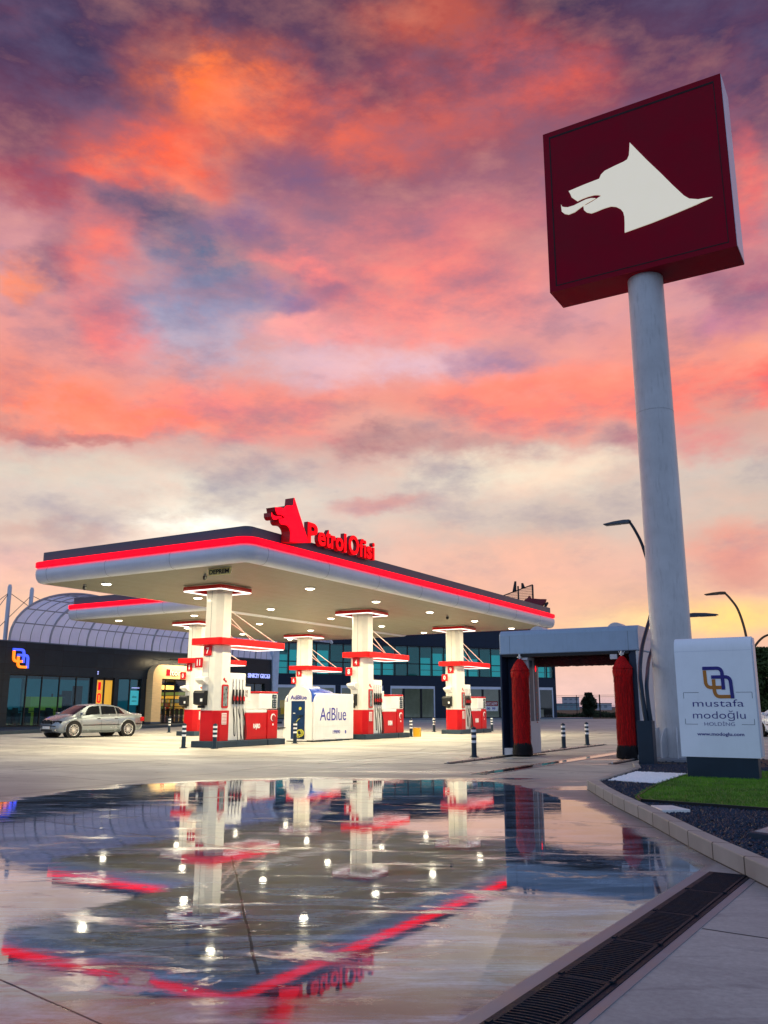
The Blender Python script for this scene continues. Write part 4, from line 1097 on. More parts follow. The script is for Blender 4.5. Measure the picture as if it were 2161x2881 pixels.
def gantry():
    t = thing('car_wash', 'pale blue-grey rollover car wash frame with two tall red brushes', 'car wash', (0, 0, 0))
    # beam with rounded top front and ends
    x0, x1, y0, y1 = -9.56, -5.78, 22.20, 23.55
    m = MB(); P = [(y0, 2.66), (y0, 3.17), (y0 + .03, 3.25), (y0 + .10, 3.295), (y0 + .2, 3.305), (y1 - .1, 3.305), (y1, 3.22), (y1, 2.66)]
    m.prism(P, 'x', x0, x1); bm_ = part('beam', m, M['wash_grey'], t, bevel=.03, seg=3)
    m = MB(); m.box(x0 + .30, x0 + .306, y0 - .003, y0 + .01, 2.67, 3.16); m.box(x1 - .26, x1 - .254, y0 - .003, y0 + .01, 2.67, 3.16); part('panel_seam', m, M['slate'], bm_)
    m = MB(); m.prism([(x0 + .75, 2.58), (x1 - .25, 2.60), (x1 - .25, 2.66), (x0 + .02, 2.66), (x0 + .02, 2.60)], 'y', y0 + .02, y1 - .05); part('beam_underside', m, M['black'], bm_)
    for cx in (-8.56, -6.42):
        m = MB(); m.cyl((cx, 3.17), .24, y0 + .25, y0 + .75, 24, axis='y'); part('motor_cover', m, M['wash_light'], t, bevel=.02)
    # left leg
    m = MB(); m.box(x0, x0 + .05, y0 + .0, y1 - .05, .02, 2.655); m.box(x0, -8.83, y0 + .45, y0 + .50, .10, 2.655); part('left_leg', m, M['wash_dark'], t, bevel=.01)
    m = MB(); m.box(-8.97, -8.80, y0 + .12, y0 + .90, .06, 2.62); m.box(-9.02, -8.92, y0 + .40, y0 + .5, .1, 2.6); part('left_side_cover', m, M['wash_light'], t, bevel=.015)
    m = MB(); m.box(-8.7985, -8.792, y0 + .22, y0 + .45, .9, 2.5); m.box(-8.7985, -8.792, y0 + .55, y0 + .80, .9, 2.5); part('guide_slots', m, M['slate'], t)
    m = text_mb('ROLLWASH', 1.3, .09, .005, .0); m.v = [(p[2], p[1], -p[0]) for p in m.v]; place(m, (-8.795, y0 + .66, 1.5), '+x'); part('lettering', m, M['red_side'], t)
    m = MB(); m.prism([(y0 + .62, 2.28), (y0 + .66, 2.20), (y0 + .70, 2.28), (y0 + .66, 2.38)], 'x', -8.796, -8.789); part('red_mark', m, M['red_glow'], t)
    m = MB(); m.box(x0 + .02, x0 + .50, y0 + .02, y0 + .4, .015, .20); part('left_foot', m, M['wash_light'], t, bevel=.01)
    m = MB(); m.box(-9.56, -8.80, y0 + .1, y1 - .1, -.0, .018); part('left_track_shoe', m, M['black'], t)
    # right leg
    m = MB(); m.box(-6.06, -5.87, y0 + .08, y1 - .1, .1, 2.655); part('right_leg', m, M['wash_dark'], t, bevel=.01)
    m = MB(); m.box(-5.868, -5.80, y0 + .02, y1, .06, 2.655); part('right_side_cover', m, M['wash_light'], t, bevel=.015)
    m = MB(); m.box(-6.15, -5.82, y0 - .02, y0 + .5, .02, .12); part('right_foot', m, M['wash_light'], t, bevel=.01)
    m = MB(); m.box(-6.15, -5.80, y0 + .0, y1 - .1, .0, .018); part('right_track_shoe', m, M['black'], t)
    m = MB(); m.box(-6.52, -6.34, y0 + .0, y0 + .1, 2.46, 2.58); m.tube([(-6.30, y0 + .02, 2.64), (-6.22, y0 - .02, 2.58), (-6.14, y0 + .02, 2.64)], .012, 6); part('brush_carriage', m, M['wash_light'], t)
    m = MB(); m.box(-8.95, -8.77, y0 + .02, y0 + .10, 2.50, 2.56); part('left_carriage', m, M['wash_light'], t)
    brush(t, -8.98, y0 + .0, 1, .222); brush(t, -6.22, y0 + .0, 2, .222)
    # horizontal top brush
    rnd = random.Random(9); m = MB(); L = []; ns = 40; x = -8.75
    while x <= -6.08:
        L.append([(x, y0 + .72 + .22 * math.cos(2 * PI * i / ns) * (1 + rnd.uniform(-.06, .06)), 2.54 + .20 * math.sin(2 * PI * i / ns) * (1 + rnd.uniform(-.06, .06))) for i in range(ns)]); x += .04
    loops(m, L, True, True); part('top_brush', m, M['bristle_dark'], t)
    m = MB(); m.tube(curve([(-5.79, 23.5, 2.9), (-5.7, 23.6, 2.4), (-5.72, 23.6, 1.2), (-5.75, 23.58, .1)], 20), .02, 6); part('supply_hose', m, M['black'], t, smooth=True)
gantry()

# ------------------------------------------------------------------ pylon sign
def pylon():
    px, py = -4.70, 21.0
    t = thing('pylon_sign', 'tall pale pole carrying a dark red box sign with a white wolf head', 'sign', (px, py, 0))
    m = MB(); m.lathe([(.47, .02), (.46, 3.0), (.455, 6), (.445, 9), (.435, 12.5)], n=48); part('pole', m, M['postwhite'], t, smooth=True)
    m = MB()
    for z in (2.95, 5.75, 8.35): m.lathe([(.449, z), (.4655 - z * .0022, z + .002), (.4655 - z * .0022, z + .012), (.449, z + .014)], n=48)
    part('weld_seam', m, M['slate'], t)
    m = MB(); m.cyl((0, 0), .78, .0, .16, 40); part('base_plate', m, M['surround'], t, bevel=.02)
    for k in range(12):
        a = 2 * PI * (k + .35) / 12; ca, sa = math.cos(a), math.sin(a)
        m = MB(); P = [(.44, .16), (.70, .16), (.70, .50), (.66, .62), (.58, .74), (.50, .80), (.44, .82)]
        v = []
        for s in (-.012, .012): v += [(ca * r_ - sa * s, sa * r_ + ca * s, z) for r_, z in P]
        n_ = len(P); m.add(v, [tuple(range(n_)), tuple(range(n_, 2 * n_))[::-1]] + [(i, (i + 1) % n_, n_ + (i + 1) % n_, n_ + i) for i in range(n_)])
        part('gusset', m, M['postwhite'], t)
    # box: front face at y=20.4
    X0, X1, Z0, Z1 = -7.05 - px, -2.38 - px, 11.98, 16.74
    fy = 20.42 - py; by = fy + 1.05
    m = MB(); m.box(X0, X1, fy, by, Z0, Z1); bx_ = part('sign_box', m, M['dark_red'], t)
    m = MB(); m.box(X1 + .001, X1 + .012, fy + .02, by - .02, Z0 + .02, Z1 - .01); part('side_panel', m, M['silver'], bx_)
    m = MB(); a, b_ = .17, .24
    for (u0, u1, w0, w1) in ((X0 + a, X1 - a, Z1 - b_ + .03, Z1 - a + .02), (X0 + a, X0 + a + .035, Z0 + a, Z1 - b_ + .03), (X1 - a - .02, X1 - a, Z0 + a, Z1 - b_ + .03), (X0 + a, X1 - a, Z0 + a - .03, Z0 + a)):
        m.box(u0, u1, fy - .004, fy - .001, w0, w1)
    part('face_groove', m, paint('groove_black_red', (.02, .001, .003), .6), bx_)
    ex, ez = -6.62 - px, 13.12
    for nm, poly in (('wolf_emblem', WOLF), ('tongue_emblem', TONGUE)):
        m = emblem(1.0, 1.0, .03, poly); place(m, (ex, fy - .005, ez), '-y'); e = part(nm, m, M['sign_white'], bx_)
        cxm = sum(p[0] for p in poly) / len(poly); czm = sum(p[1] for p in poly) / len(poly)
pylon()

# ------------------------------------------------------------------ holding company sign
def ribbon(pts, w_, y0, y1, n_arc=6):
    """flat band along a polyline (mitred), in the xz plane"""
    P = [Vector((p[0], p[1])) for p in pts]; L, Rr = [], []
    for i in range(len(P)):
        d0 = (P[i] - P[i - 1]).normalized() if i else (P[1] - P[0]).normalized()
        d1 = (P[i + 1] - P[i]).normalized() if i < len(P) - 1 else d0
        nn = Vector((-(d0.y + d1.y), d0.x + d1.x)).normalized(); k = w_ / 2 / max(.4, nn.dot(Vector((-d0.y, d0.x))))
        L.append(P[i] + nn * k); Rr.append(P[i] - nn * k)
    m = MB(); v = [(p.x, y, p.y) for y in (y0, y1) for p in L] + [(p.x, y, p.y) for y in (y0, y1) for p in Rr]
    n_ = len(P); f = []
    for i in range(n_ - 1):
        f += [(i, i + 1, 2 * n_ + i + 1, 2 * n_ + i), (n_ + i, 3 * n_ + i, 3 * n_ + i + 1, n_ + i + 1), (i, n_ + i, n_ + i + 1, i + 1), (2 * n_ + i, 2 * n_ + i + 1, 3 * n_ + i + 1, 3 * n_ + i)]
    f += [(0, 2 * n_, 3 * n_, n_), (n_ - 1, 2 * n_ - 1, 4 * n_ - 1, 3 * n_ - 1)]
    m.add(v, f); return m


def arcp(a, c, b_, n_=6):
    """quadratic corner from a to b via control c"""
    return [((1 - t) ** 2 * a[0] + 2 * t * (1 - t) * c[0] + t * t * b_[0], (1 - t) ** 2 * a[1] + 2 * t * (1 - t) * c[1] + t * t * b_[1]) for t in [i / n_ for i in range(n_ + 1)]]


def knot(w_, h, dep, face, loc, mats, parent, names=('blue_stroke', 'orange_stroke')):
    # unit design 270 x 262 (x right, z down), four linked strokes
    B1 = [(0, 16)] + arcp((130, 16), (178, 16), (178, 64)) + [(180, 190)]
    B2 = [(76, 88)] + arcp((200, 88), (250, 88), (250, 138)) + [(256, 262)]
    O1 = [(17, 33)] + arcp((20, 125), (22, 173), (72, 173)) + [(164, 173)]
    O2 = [(95, 106)] + arcp((96, 198), (100, 247), (146, 247)) + [(239, 247)]
    out = []
    for S, mt, nm, dy in ((O1, 1, names[1], 0), (O2, 1, names[1], .002), (B1, 0, names[0], .004), (B2, 0, names[0], .006)):
        m = ribbon([((x - 135) / 270 * w_, (131 - z) / 262 * h) for x, z in S], w_ * .12, -dep - dy, 0)
        place(m, loc, face); part(nm, m, mats[mt], parent)


def monument():
    px, py = -2.83, 15.72
    t = thing('company_sign', 'white slab sign reading mustafa modoğlu holding on a dark base in the lawn', 'sign', (px, py, .1))
    z0 = -.1
    m = MB(); P = []
    w2 = .62
    prof = [(-.15, .45), (-.15, 2.20), (-.14, 2.28), (-.11, 2.35), (-.06, 2.40), (0, 2.415), (.10, 2.415), (.14, 2.38), (.15, 2.3), (.15, .45)]
    m.prism([(y, z + z0) for y, z in prof], 'x', -w2, w2); pn = part('panel', m, M['panelwhite'], t, smooth=True)
    m = MB(); m.prism([(y * .86 + .035, z + z0 - (.02 if z > 1 else -.02)) for y, z in prof], 'x', w2 + .001, w2 + .022); part('side_trim', m, M['silver'], pn)
    m = MB(); m.box(-w2, w2, -.1515, -.150, 2.185 + z0, 2.19 + z0); part('panel_seam', m, M['silver'], pn)
    m = MB(); m.box(-.55, .57, -.13, .14, z0, .455 + z0); part('plinth', m, M['navy'], t, bevel=.01)
    fy = -.151
    knot(.47, .53, .004, '-y', (.0 + .06, fy, 1.665 + z0), (M['logo_blue'], M['logo_orange']), pn)
    for tx, w_, h, zc_, bd, xo in (('mustafa', .81, .115, 1.325, -.008, .03), ('modoğlu', .83, .165, 1.12, -.008, .03), ('HOLDİNG', .48, .075, .995, -.012, .03), ('www.modoglu.com', .74, .070, .815, .018, .03)):
        m = text_mb(tx, w_, h, .003, bd); place(m, (xo, fy, zc_ + z0), '-y'); part('lettering', m, M['logo_blue'], pn)
    m = MB()
    for sx in (-1, 1):
        xo = .03 + sx * .545
        m.box(min(xo, xo - sx * .25), max(xo, xo - sx * .25), fy - .002, fy, 1.497 + z0, 1.503 + z0); m.box(xo - .003, xo + .003, fy - .0025, fy, 1.40 + z0, 1.497 + z0)
        m.box(min(xo, xo - sx * .20), max(xo, xo - sx * .20), fy - .002, fy, .977 + z0, .983 + z0); m.box(xo - .003, xo + .003, fy - .0025, fy, .983 + z0, 1.07 + z0)
    part('corner_brackets', m, M['slate'], pn)
monument()

# ------------------------------------------------------------------ street lamps with twin curved stems
STEMS = {
    'turned': ([(-4.9, 19.1, .90), (-4.94, 19.1, 1.27), (-5.03, 19.3, 1.81), (-5.17, 19.9, 2.2), (-5.30, 20.7, 2.66), (-5.34, 21.4, 3.13), (-5.34, 21.8, 3.45), (-5.20, 22, 4.16), (-5.38, 22, 4.92), (-5.49, 22, 5.35), (-5.64, 22, 5.71), (-5.76, 22, 5.93)],
               [(-4.81, 19.1, .90), (-4.84, 19.1, 1.27), (-4.88, 19.2, 1.65), (-4.98, 19.7, 1.93), (-5.28, 21.2, 2.40), (-5.25, 21.9, 2.87), (-4.95, 22.02, 3.25), (-4.62, 22.02, 3.42), (-4.45, 22.02, 3.45)]),
    'plain': ([(-4.9, 19.1, .90), (-4.94, 19.1, 1.27), (-5.02, 19.1, 1.81), (-4.98, 19.1, 2.3), (-4.85, 19.1, 2.9), (-4.80, 19.1, 3.4), (-4.86, 19.1, 3.95), (-5.0, 19.1, 4.5), (-5.2, 19.1, 4.85), (-5.36, 19.1, 5.06)],
              [(-4.81, 19.1, .90), (-4.84, 19.1, 1.27), (-4.86, 19.1, 1.8), (-4.80, 19.1, 2.4), (-4.70, 19.1, 2.9), (-4.55, 19.1, 3.25), (-4.28, 19.1, 3.52), (-3.95, 19.1, 3.64)])}


def lamp(name, lab, x, y, shape, mat=None):
    mt = mat or M['navy']
    t = thing(name, lab, 'street lamp', (x, y, 0), 0, 'street lamps with curved twin stems')
    m = MB(); m.box(-.16, .16, -.13, .13, 0, .98); m.box(-.165, .165, -.135, .135, 0, .02); part('sleeve', m, mt, t, bevel=.01)
    for nm, P_, r0, r1 in (('tall_stem', STEMS[shape][0], .052, .036), ('short_stem', STEMS[shape][1], .047, .034)):
        P_ = [(p[0] + 4.93, p[1] - 19.12, p[2]) for p in P_]
        m = MB(); m.tube(curve(P_, 66), r0, 10, r1); part(nm, m, mt, t, smooth=True)
        hx, hy, hz = P_[-1]; dr = -1 if nm == 'tall_stem' else 1
        m = MB(); m.prism([(hx + dr * .0, hz - .045), (hx + dr * .14, hz - .045), (hx + dr * .66, hz - .03), (hx + dr * .66, hz - .01), (hx + dr * .38, hz + .03), (hx + dr * .12, hz + .045), (hx - dr * .03, hz + .035)], 'y', hy - .10, hy + .10)
        h_ = part('lamp_head', m, M['slate'] if mat is None else mt, t, bevel=.008)
        m = MB(); m.box(*sorted((hx + dr * .24, hx + dr * .62)), hy - .08, hy + .08, hz - .050, hz - .046); part('led_panel', m, M['screen'], h_)
    return t
lamp('street_lamp', 'dark curved twin-stem street lamp between the car wash and the white pylon', -4.93, 19.12, 'turned')
lamp('street_lamp', 'curved twin-stem street lamp farther off, above the company sign', -4.66, 31.2, 'plain', paint('weathered_lamp', (.10, .065, .04), .5))

# flood light tray in the gravel at the right edge
t = thing('ground_floodlight', 'black ground floodlight tray with small lamp in the gravel at the right edge', 'floodlight', (-1.0, 8.95, .1))
m = MB(); m.prism([(-.42, -.1), (.2, -.45), (.75, .6), (-.22, 1.05)], 'z', -.04, .05); part('tray', m, M['kerbblue'], t, bevel=.01)
m = MB(); m.prism([(-.37, -.08), (.18, -.39), (.70, .56), (-.19, .98)], 'z', .0505, .056); part('glass_plate', m, paint('dusty_glass', (.16, .17, .20), .25), t)
m = MB(); m.box(-.22, -.02, -.10, .06, .057, .16); part('lamp_body', m, M['black'], t, bevel=.01)
m = MB(); m.cyl((-.12, .10), .05, -.104, -.1005, 16, axis='y'); part('lens', m, M['chrome'], t)
# ------------------------------------------------------------------ shop building (left)
def glass_mat(name, tint, rough=.02, body=.35):
    m, n, b = newmat(name)
    out = m.node_tree.nodes['Material Output']
    tr = n.n('ShaderNodeBsdfTransparent'); tr.inputs[0].default_value = (*tint, 1)
    gl = n.n('ShaderNodeBsdfGlossy'); gl.inputs['Roughness'].default_value = rough
    lw = n.n('ShaderNodeLayerWeight'); lw.inputs[0].default_value = .5
    fr = n.math('ADD', .06, n.math('MULTIPLY', .9, n.math('POWER', lw.outputs['Facing'], 4.)))
    mx = n.n('ShaderNodeMixShader'); n.link(fr, mx.inputs[0]); n.link(tr.outputs[0], mx.inputs[1]); n.link(gl.outputs[0], mx.inputs[2])
    n.link(mx.outputs[0], out.inputs[0])
    return m


M['glass_teal'] = glass_mat('teal_shop_glass', (.42, .78, .84))
M['glass_clear'] = glass_mat('clear_shop_glass', (.9, .9, .86))
M['teal_room'] = paint('teal_lit_room', (.03, .12, .14), .7, var=.5, nscale=.7, emis=(.01, .13, .17), es=.55)
M['room_dark'] = paint('dark_room', (.02, .022, .026), .7, var=.5, nscale=1.5)
M['counter_yellow'] = paint('yellow_counter', (.5, .34, .03), .5, emis=(.6, .38, .02), es=.22)
M['doorsign_yellow'] = paint('yellow_door_film', (.7, .42, .04), .5, emis=(.85, .42, .04), es=.55)
M['orange_glow'] = paint('orange_lamp_shade', (.7, .25, .03), .5, emis=(1, .22, .02), es=1.2, var=.8, nscale=5, stretch=(1, 1, 6))
M['teal_poster'] = paint('teal_poster', (.05, .35, .42), .5, emis=(.03, .42, .5), es=.5)
M['warm_ceiling'] = paint('warm_light_box', (.9, .6, .2), .5, emis=(1, .62, .16), es=2.2)
M['vault'] = paint('lavender_polycarbonate', (.66, .66, .82), .32, var=.10, nscale=.5, spec=.6, dirt=.2)
M['rib'] = paint('vault_rib_grey', (.26, .27, .32), .4)
M['frame'] = paint('black_window_frame', (.01, .011, .013), .35)


def products_mat():
    m, n, b = newmat('shelf_products')
    tcn = n.n('ShaderNodeTexCoord'); x, y, z = n.sep(tcn.outputs['Object'])
    row = n.math('FLOOR', n.math('DIVIDE', z, .27)); cell = n.math('FLOOR', n.math('DIVIDE', y, .085))
    wn_ = n.n('ShaderNodeTexWhiteNoise'); n.link(n.comb(row, cell, 1.), wn_.inputs['Vector'])
    cr = n.n('ShaderNodeValToRGB'); n.link(wn_.outputs['Value'], cr.inputs[0]); e = cr.color_ramp.elements
    e[0].color = (.35, .02, .02, 1); e[1].color = (.8, .7, .5, 1)
    for p_, c_ in ((.2, (.7, .5, .1, 1)), (.4, (.1, .2, .35, 1)), (.55, (.75, .7, .62, 1)), (.75, (.12, .25, .1, 1))):
        q = e.new(p_); q.color = c_
    cr.color_ramp.interpolation = 'CONSTANT'
    sh = n.math('GREATER_THAN', n.math('FRACT', n.math('DIVIDE', z, .27)), .78)
    c2 = n.mix(sh, cr.outputs[0], (.06, .05, .04))
    n.link(c2, b.inputs['Base Color']); b.inputs['Roughness'].default_value = .6
    return m


M['products'] = products_mat()
XW = -44.5


def shop():
    t = thing('shop_building', 'long anthracite panelled shop with vaulted translucent roof and oak framed entrance', 'building', (XW, 0, 0))
    # wall pieces (local x 0 = wall face, y = world y)
    Z0, ZT, ZW = .18, 5.0, 3.14
    m = MB(); m.box(-.4, 0, 18, 57.0, ZW, ZT)
    for a, b_ in ((18, 32.6), (38.66, 38.98), (40.42, 40.78), (42.76, 43.2), (49.4, 53.75), (56.0, 57.0)): m.box(-.4, 0, a, b_, Z0, ZW - .001)
    wl = part('wall', m, M['shopwall'], t)
    m = MB(); m.box(-.45, .03, 18, 57.03, ZT + .001, ZT + .06); part('coping', m, M['slate'], t)
    m = MB(); m.prism([(.35, 18), (7.2, 26.8), (6.1, 30.13), (3.9, 39.3), (2.2, 44.2), (.9, 50), (.6, 57.6), (-20, 57.6), (-20, 18)], 'z', 0, .17); part('step', m, M['kerbblue'], t, bevel=.02)
    # interior shell
    m = MB(); m.box(-6, -5.9, 18, 43, Z0, ZW); m.box(-6, -.41, 42.98, 43.06, Z0, ZW); m.box(-6, -.41, 32.2, 32.3, Z0, ZW); part('back_wall', m, M['teal_room'], t)
    m = MB(); m.box(-6, -.41, 18, 57, ZW, ZW + .1); m.box(-6, -.41, 18, 57, .171, .18); part('interior_slab', m, M['room_dark'], t)
    # glazing of the cafe front
    def window(y0, y1, z0, z1, mull, room=None):
        m = MB(); m.box(-.20, -.12, y0, y0 + .05, z0, z1); m.box(-.20, -.12, y1 - .05, y1, z0, z1); m.box(-.20, -.12, y0 + .05, y1 - .05, z0, z0 + .06); m.box(-.20, -.12, y0 + .05, y1 - .05, z1 - .06, z1)
        for k in mull: m.box(-.20, -.12, k - .03, k + .03, z0 + .06, z1 - .06)
        f = part('window', m, M['frame'], t)
        m = MB(); m.box(-.17, -.16, y0 + .05, y1 - .05, z0 + .06, z1 - .06); part('pane', m, M['glass_teal'], f)
        return f
    window(32.6, 38.66, Z0, ZW, (33.85, 34.92, 36.19, 37.45)); window(40.78, 42.76, Z0, ZW, (41.86,)); window(53.75, 56.0, Z0, ZW, (54.9,))
    # doors with yellow film
    m = MB(); m.box(-.22, -.10, 38.98, 39.03, Z0, ZW); m.box(-.22, -.10, 39.60, 39.72, Z0, ZW); m.box(-.22, -.10, 40.36, 40.42, Z0, ZW); m.box(-.22, -.10, 39.03, 40.36, 2.98, ZW)
    d = part('door', m, M['frame'], t)
    m = MB(); m.box(-.17, -.15, 39.03, 39.60, .25, 2.98); m.box(-.17, -.15, 39.72, 40.36, .25, 2.98); part('yellow_film', m, M['doorsign_yellow'], d)
    m = MB(); m.box(-.145, -.14, 39.2, 39.42, 2.35, 2.85); P = rrect(39.18, 39.48, 1.55, 2.15, .12); m.ring(P, rrect(39.27, 39.39, 1.65, 2.05, .05), 0, .004)
    k_ = len(P) * 4; m.v[-k_:] = [(-.145 + p[2], p[0], p[1]) for p in m.v[-k_:]]; part('orange_marks', m, M['red_glow'], d)
    m = MB(); m.tube([(-.06, 40.5, .9), (-.06, 40.5, 1.9)], .02, 6); m.box(-.1, 0, 40.48, 40.52, 1.0, 1.03); part('handle', m, M['steel'], d)
    # things inside the cafe
    m = MB(); m.box(-1.6, -1.0, 34.9, 37.2, .2, 1.9); part('yellow_counter', m, M['counter_yellow'], t)
    m = MB()
    for y, a, h in ((33.0, -1.2, 1.3), (33.7, -1.5, 1.15), (36.0, -.9, 1.2), (37.9, -1.6, 2.3), (35.6, -.8, 1.1), (38.3, -1.1, 2.6)): m.box(a - .35, a, y, y + .5, .2, h)
    for y in (32.8, 33.5, 34.2, 35.0, 35.8, 36.6, 37.4, 38.1): m.box(-.75, -.45, y, y + .38, .2, .95); m.box(-.75, -.70, y, y + .38, .95, 1.25)
    m.box(-1.0, -.6, 32.7, 38.4, 1.02, 1.07); part('furniture', m, M['room_dark'], t)
    m = MB(); m.box(-1.3, -1.2, 36.6, 36.66, 1.2, 2.1); m.box(-1.2, -1.1, 37.0, 37.6, 1.8, 1.95); m.box(-1.2, -1.1, 37.0, 37.2, 1.5, 2.05); part('dark_silhouettes', m, M['black'], t)
    m = MB(); m.lathe([(.0, 1.15), (.26, 1.2), (.30, 1.45), (.22, 1.75), (.26, 2.0), (.18, 2.2), (0, 2.22)], (-.9, 41.2), 14); part('glowing_lamp', m, M['orange_glow'], t, smooth=True)
    m = MB(); m.box(-.115, -.11, 41.93, 42.66, 1.42, 2.36); po = part('poster', m, M['teal_poster'], t)
    m = text_mb('DİNÇ', .42, .16, .004, .02); place(m, (-.108, 42.3, 1.95), '+x'); part('poster_print', m, M['room_dark'], po)
    m = text_mb('BAKKAL', .42, .09, .004, .0); place(m, (-.108, 42.3, 1.68), '+x'); part('poster_print', m, M['room_dark'], po)
    m = MB(); m.box(-.105, -.10, 42.0, 42.7, 2.52, 2.56); m.box(.02, .05, 38.92, 39.0, 3.32, 3.38); m.box(.02, .05, 38.92, 39.0, 3.44, 3.52); part('small_lamp', m, M['neon_white'], t)
    # glowing linked-stroke logo
    nb = MB(); nb.box(0.002, .03, 32.4, 33.9, 3.4, 4.7)
    knot(1.12, 1.12, .10, '+x', (.02, 33.15, 4.06), (M['neon_blue'], M['neon_orange']), t, ('neon_blue_stroke', 'neon_orange_stroke'))
    # oak portal
    def port(a, b_, z1, r):
        return [(a, .2), (a, z1 - r)] + [(a + r - r * math.cos(PI / 2 * i / 8), z1 - r + r * math.sin(PI / 2 * i / 8)) for i in range(1, 9)] + [(b_ - r + r * math.sin(PI / 2 * i / 8), z1 - r + r * math.cos(PI / 2 * i / 8)) for i in range(0, 9)] + [(b_, .2)]
    ou = port(43.25, 49.35, 4.12, .75); inn = [(44.10, .2), (44.10, 3.19), (48.5, 3.19), (48.5, .2)]
    m = MB()
    front, back = .55, -.3
    n_ = len(ou)
    # outer skin
    v = [(front, *p) for p in ou] + [(back, *p) for p in ou]
    m.add(v, [(i, i + 1, n_ + i + 1, n_ + i) for i in range(n_ - 1)])
    # front face: left jamb, lintel, right jamb as separate polygons
    for fx, rev in ((front, False),):
        lj = [(43.25, .2)] + ou[1:10] + [(44.10, 4.12), (44.10, .2)]
        m.add([(fx, *p) for p in lj], [tuple(range(len(lj)))])
        m.add([(fx, 44.10, 3.19), (fx, 44.10, 4.12), (fx, 48.5, 4.12), (fx, 48.5, 3.19)], [(0, 1, 2, 3)])
        rj = [(48.5, .2), (48.5, 4.12)] + ou[10:]
        m.add([(fx, *p) for p in rj], [tuple(range(len(rj)))])
    m.add([(front, *p) for p in inn] + [(back, *p) for p in inn], [(0, 1, 5, 4), (1, 2, 6, 5), (2, 3, 7, 6)])
    pt = part('entrance_portal', m, M['wood'], t)
    m = MB(); m.box(-.2, .56, 43.24, 44.11, .19, .32); m.box(-.2, .56, 48.49, 49.36, .19, .32); part('portal_foot', m, M['slate'], pt)
    m = MB(); m.box(.551, .60, 44.46, 44.72, 3.42, 3.84); part('red_sign_block', m, M['red_glow'], pt)
    m = text_mb('Itorım', 1.7, .42, .05, .03); place(m, (.551, 45.62, 3.62), '+x'); part('sign_letters', m, M['black'], pt)
    m = text_mb('Itorım', 1.68, .40, .01, .01); place(m, (.602, 45.62, 3.62), '+x'); part('sign_letter_faces', m, M['sign_white'], pt)
    m = MB()
    for y in (44.10, 45.02, 45.95, 47.2, 48.44): m.box(-.12, -.04, y, y + .06, .2, 3.19)
    m.box(-.12, -.04, 44.16, 48.44, 3.12, 3.19); m.box(-.12, -.04, 44.16, 48.44, .2, .26); fr_ = part('sliding_door', m, M['frame'], t)
    m = MB(); m.box(-.09, -.08, 44.16, 48.44, .26, 3.12); part('pane', m, M['glass_clear'], fr_)
    # shop inside: shelves, counter, ceiling lights
    m = MB(); m.box(-5.8, -5.7, 43.1, 49.4, .2, 2.6); m.box(-3.2, -2.7, 45.6, 48.6, .2, 1.9); m.box(-5.6, -.5, 48.9, 49.0, .2, 2.4); sh_ = part('shelves', m, M['products'], t)
    m = MB(); m.box(-2.4, -1.9, 43.8, 45.0, .2, 1.25); m.box(-5.6, -.5, 43.3, 43.35, 2.0, 2.6); part('yellow_stand', m, M['counter_yellow'], t)
    m = MB(); m.box(-5.5, -5.3, 43.2, 49.2, 2.62, 3.0); m.box(-2.6, -2.5, 44.9, 48.4, 2.55, 2.85); m.box(-1.9, -1.8, 44.2, 45.1, 2.6, 2.8); part('warm_light_box', m, M['warm_ceiling'], t)
    m = MB()
    for k in range(9): m.box(-.9, -.6, 44.3 + k * .45, 44.34 + k * .45, .2, 1.15)
    m.box(-.9, -.6, 44.2, 48.2, 1.15, 1.19); m.box(-.9, -.6, 44.2, 48.2, .62, .65); part('display_racks', m, M['room_dark'], t)
    la = bpy.data.lights.new('shop_light', 'AREA'); la.size = 3.5; la.energy = 260; la.color = (1, .72, .38)
    lo = bpy.data.objects.new('shop_light', la); C.objects.link(lo); lo.parent = t; lo.location = (-3, 46.2, 3.08)
    # linear washer bar on arms, made up to brighten the portal
    m = MB(); m.box(1.35, 1.45, 43.9, 48.7, 4.42, 4.48)
    for y in (44.3, 46.3, 48.3): m.box(.0, 1.35, y, y + .04, 4.44, 4.47)
    wl_ = part('added_fill_bar', m, M['frame'], t)
    la = bpy.data.lights.new('added_fill', 'AREA'); la.shape = 'RECTANGLE'; la.size = 4.6; la.size_y = .08; la.energy = 170; la.color = (1, .78, .45)
    lo = bpy.data.objects.new('added_fill', la); C.objects.link(lo); lo.parent = t; lo.location = (1.36, 46.3, 4.40)
    lo.rotation_euler = Vector((.62, 0, 1)).to_track_quat('Z', 'Y').to_euler()
    # blue-white letters on the far wing
    m = text_mb('SINK2Y GEC63', 2.75, .34, .04, .015); place(m, (.001, 55.2, 3.72), '+x'); part('wall_letters', m, M['neon_white'], t)
    # vault
    dx, dy = -.225, .974; A, B = 7.6, 3.45
    def V(y, th, up=0.): return (-.1 + dx * A * (1 - math.cos(th)) , y + dy * A * (1 - math.cos(th)), 5.06 + (B + up) * math.sin(th) ** .92 + up * .0)
    ths = [PI * .78 * i / 26 for i in range(27)]
    ys = [32.4 + 24.4 * i / 16 for i in range(17)]
    m = MB(); m.grid(lambda a, b_: V(a, b_), ys, ths); rf = part('vault_roof', m, M['vault'], t, smooth=True)
    y = 32.4; i = 0
    while y < 56.9:
        big = i % 4 == 0
        m = MB(); pth = [V(y, th, .05) for th in ths]
        m.tube(pth, .075 if big else .026, 5); part('rib' if big else 'glazing_bar', m, M['rib'], rf)
        y += .70; i += 1
    for k in (3, 6, 9, 12, 15, 18):
        m = MB(); m.tube([V(y, ths[k], .03) for y in (32.4, 44, 56.9)], .035, 5); part('purlin', m, M['rib'], rf)
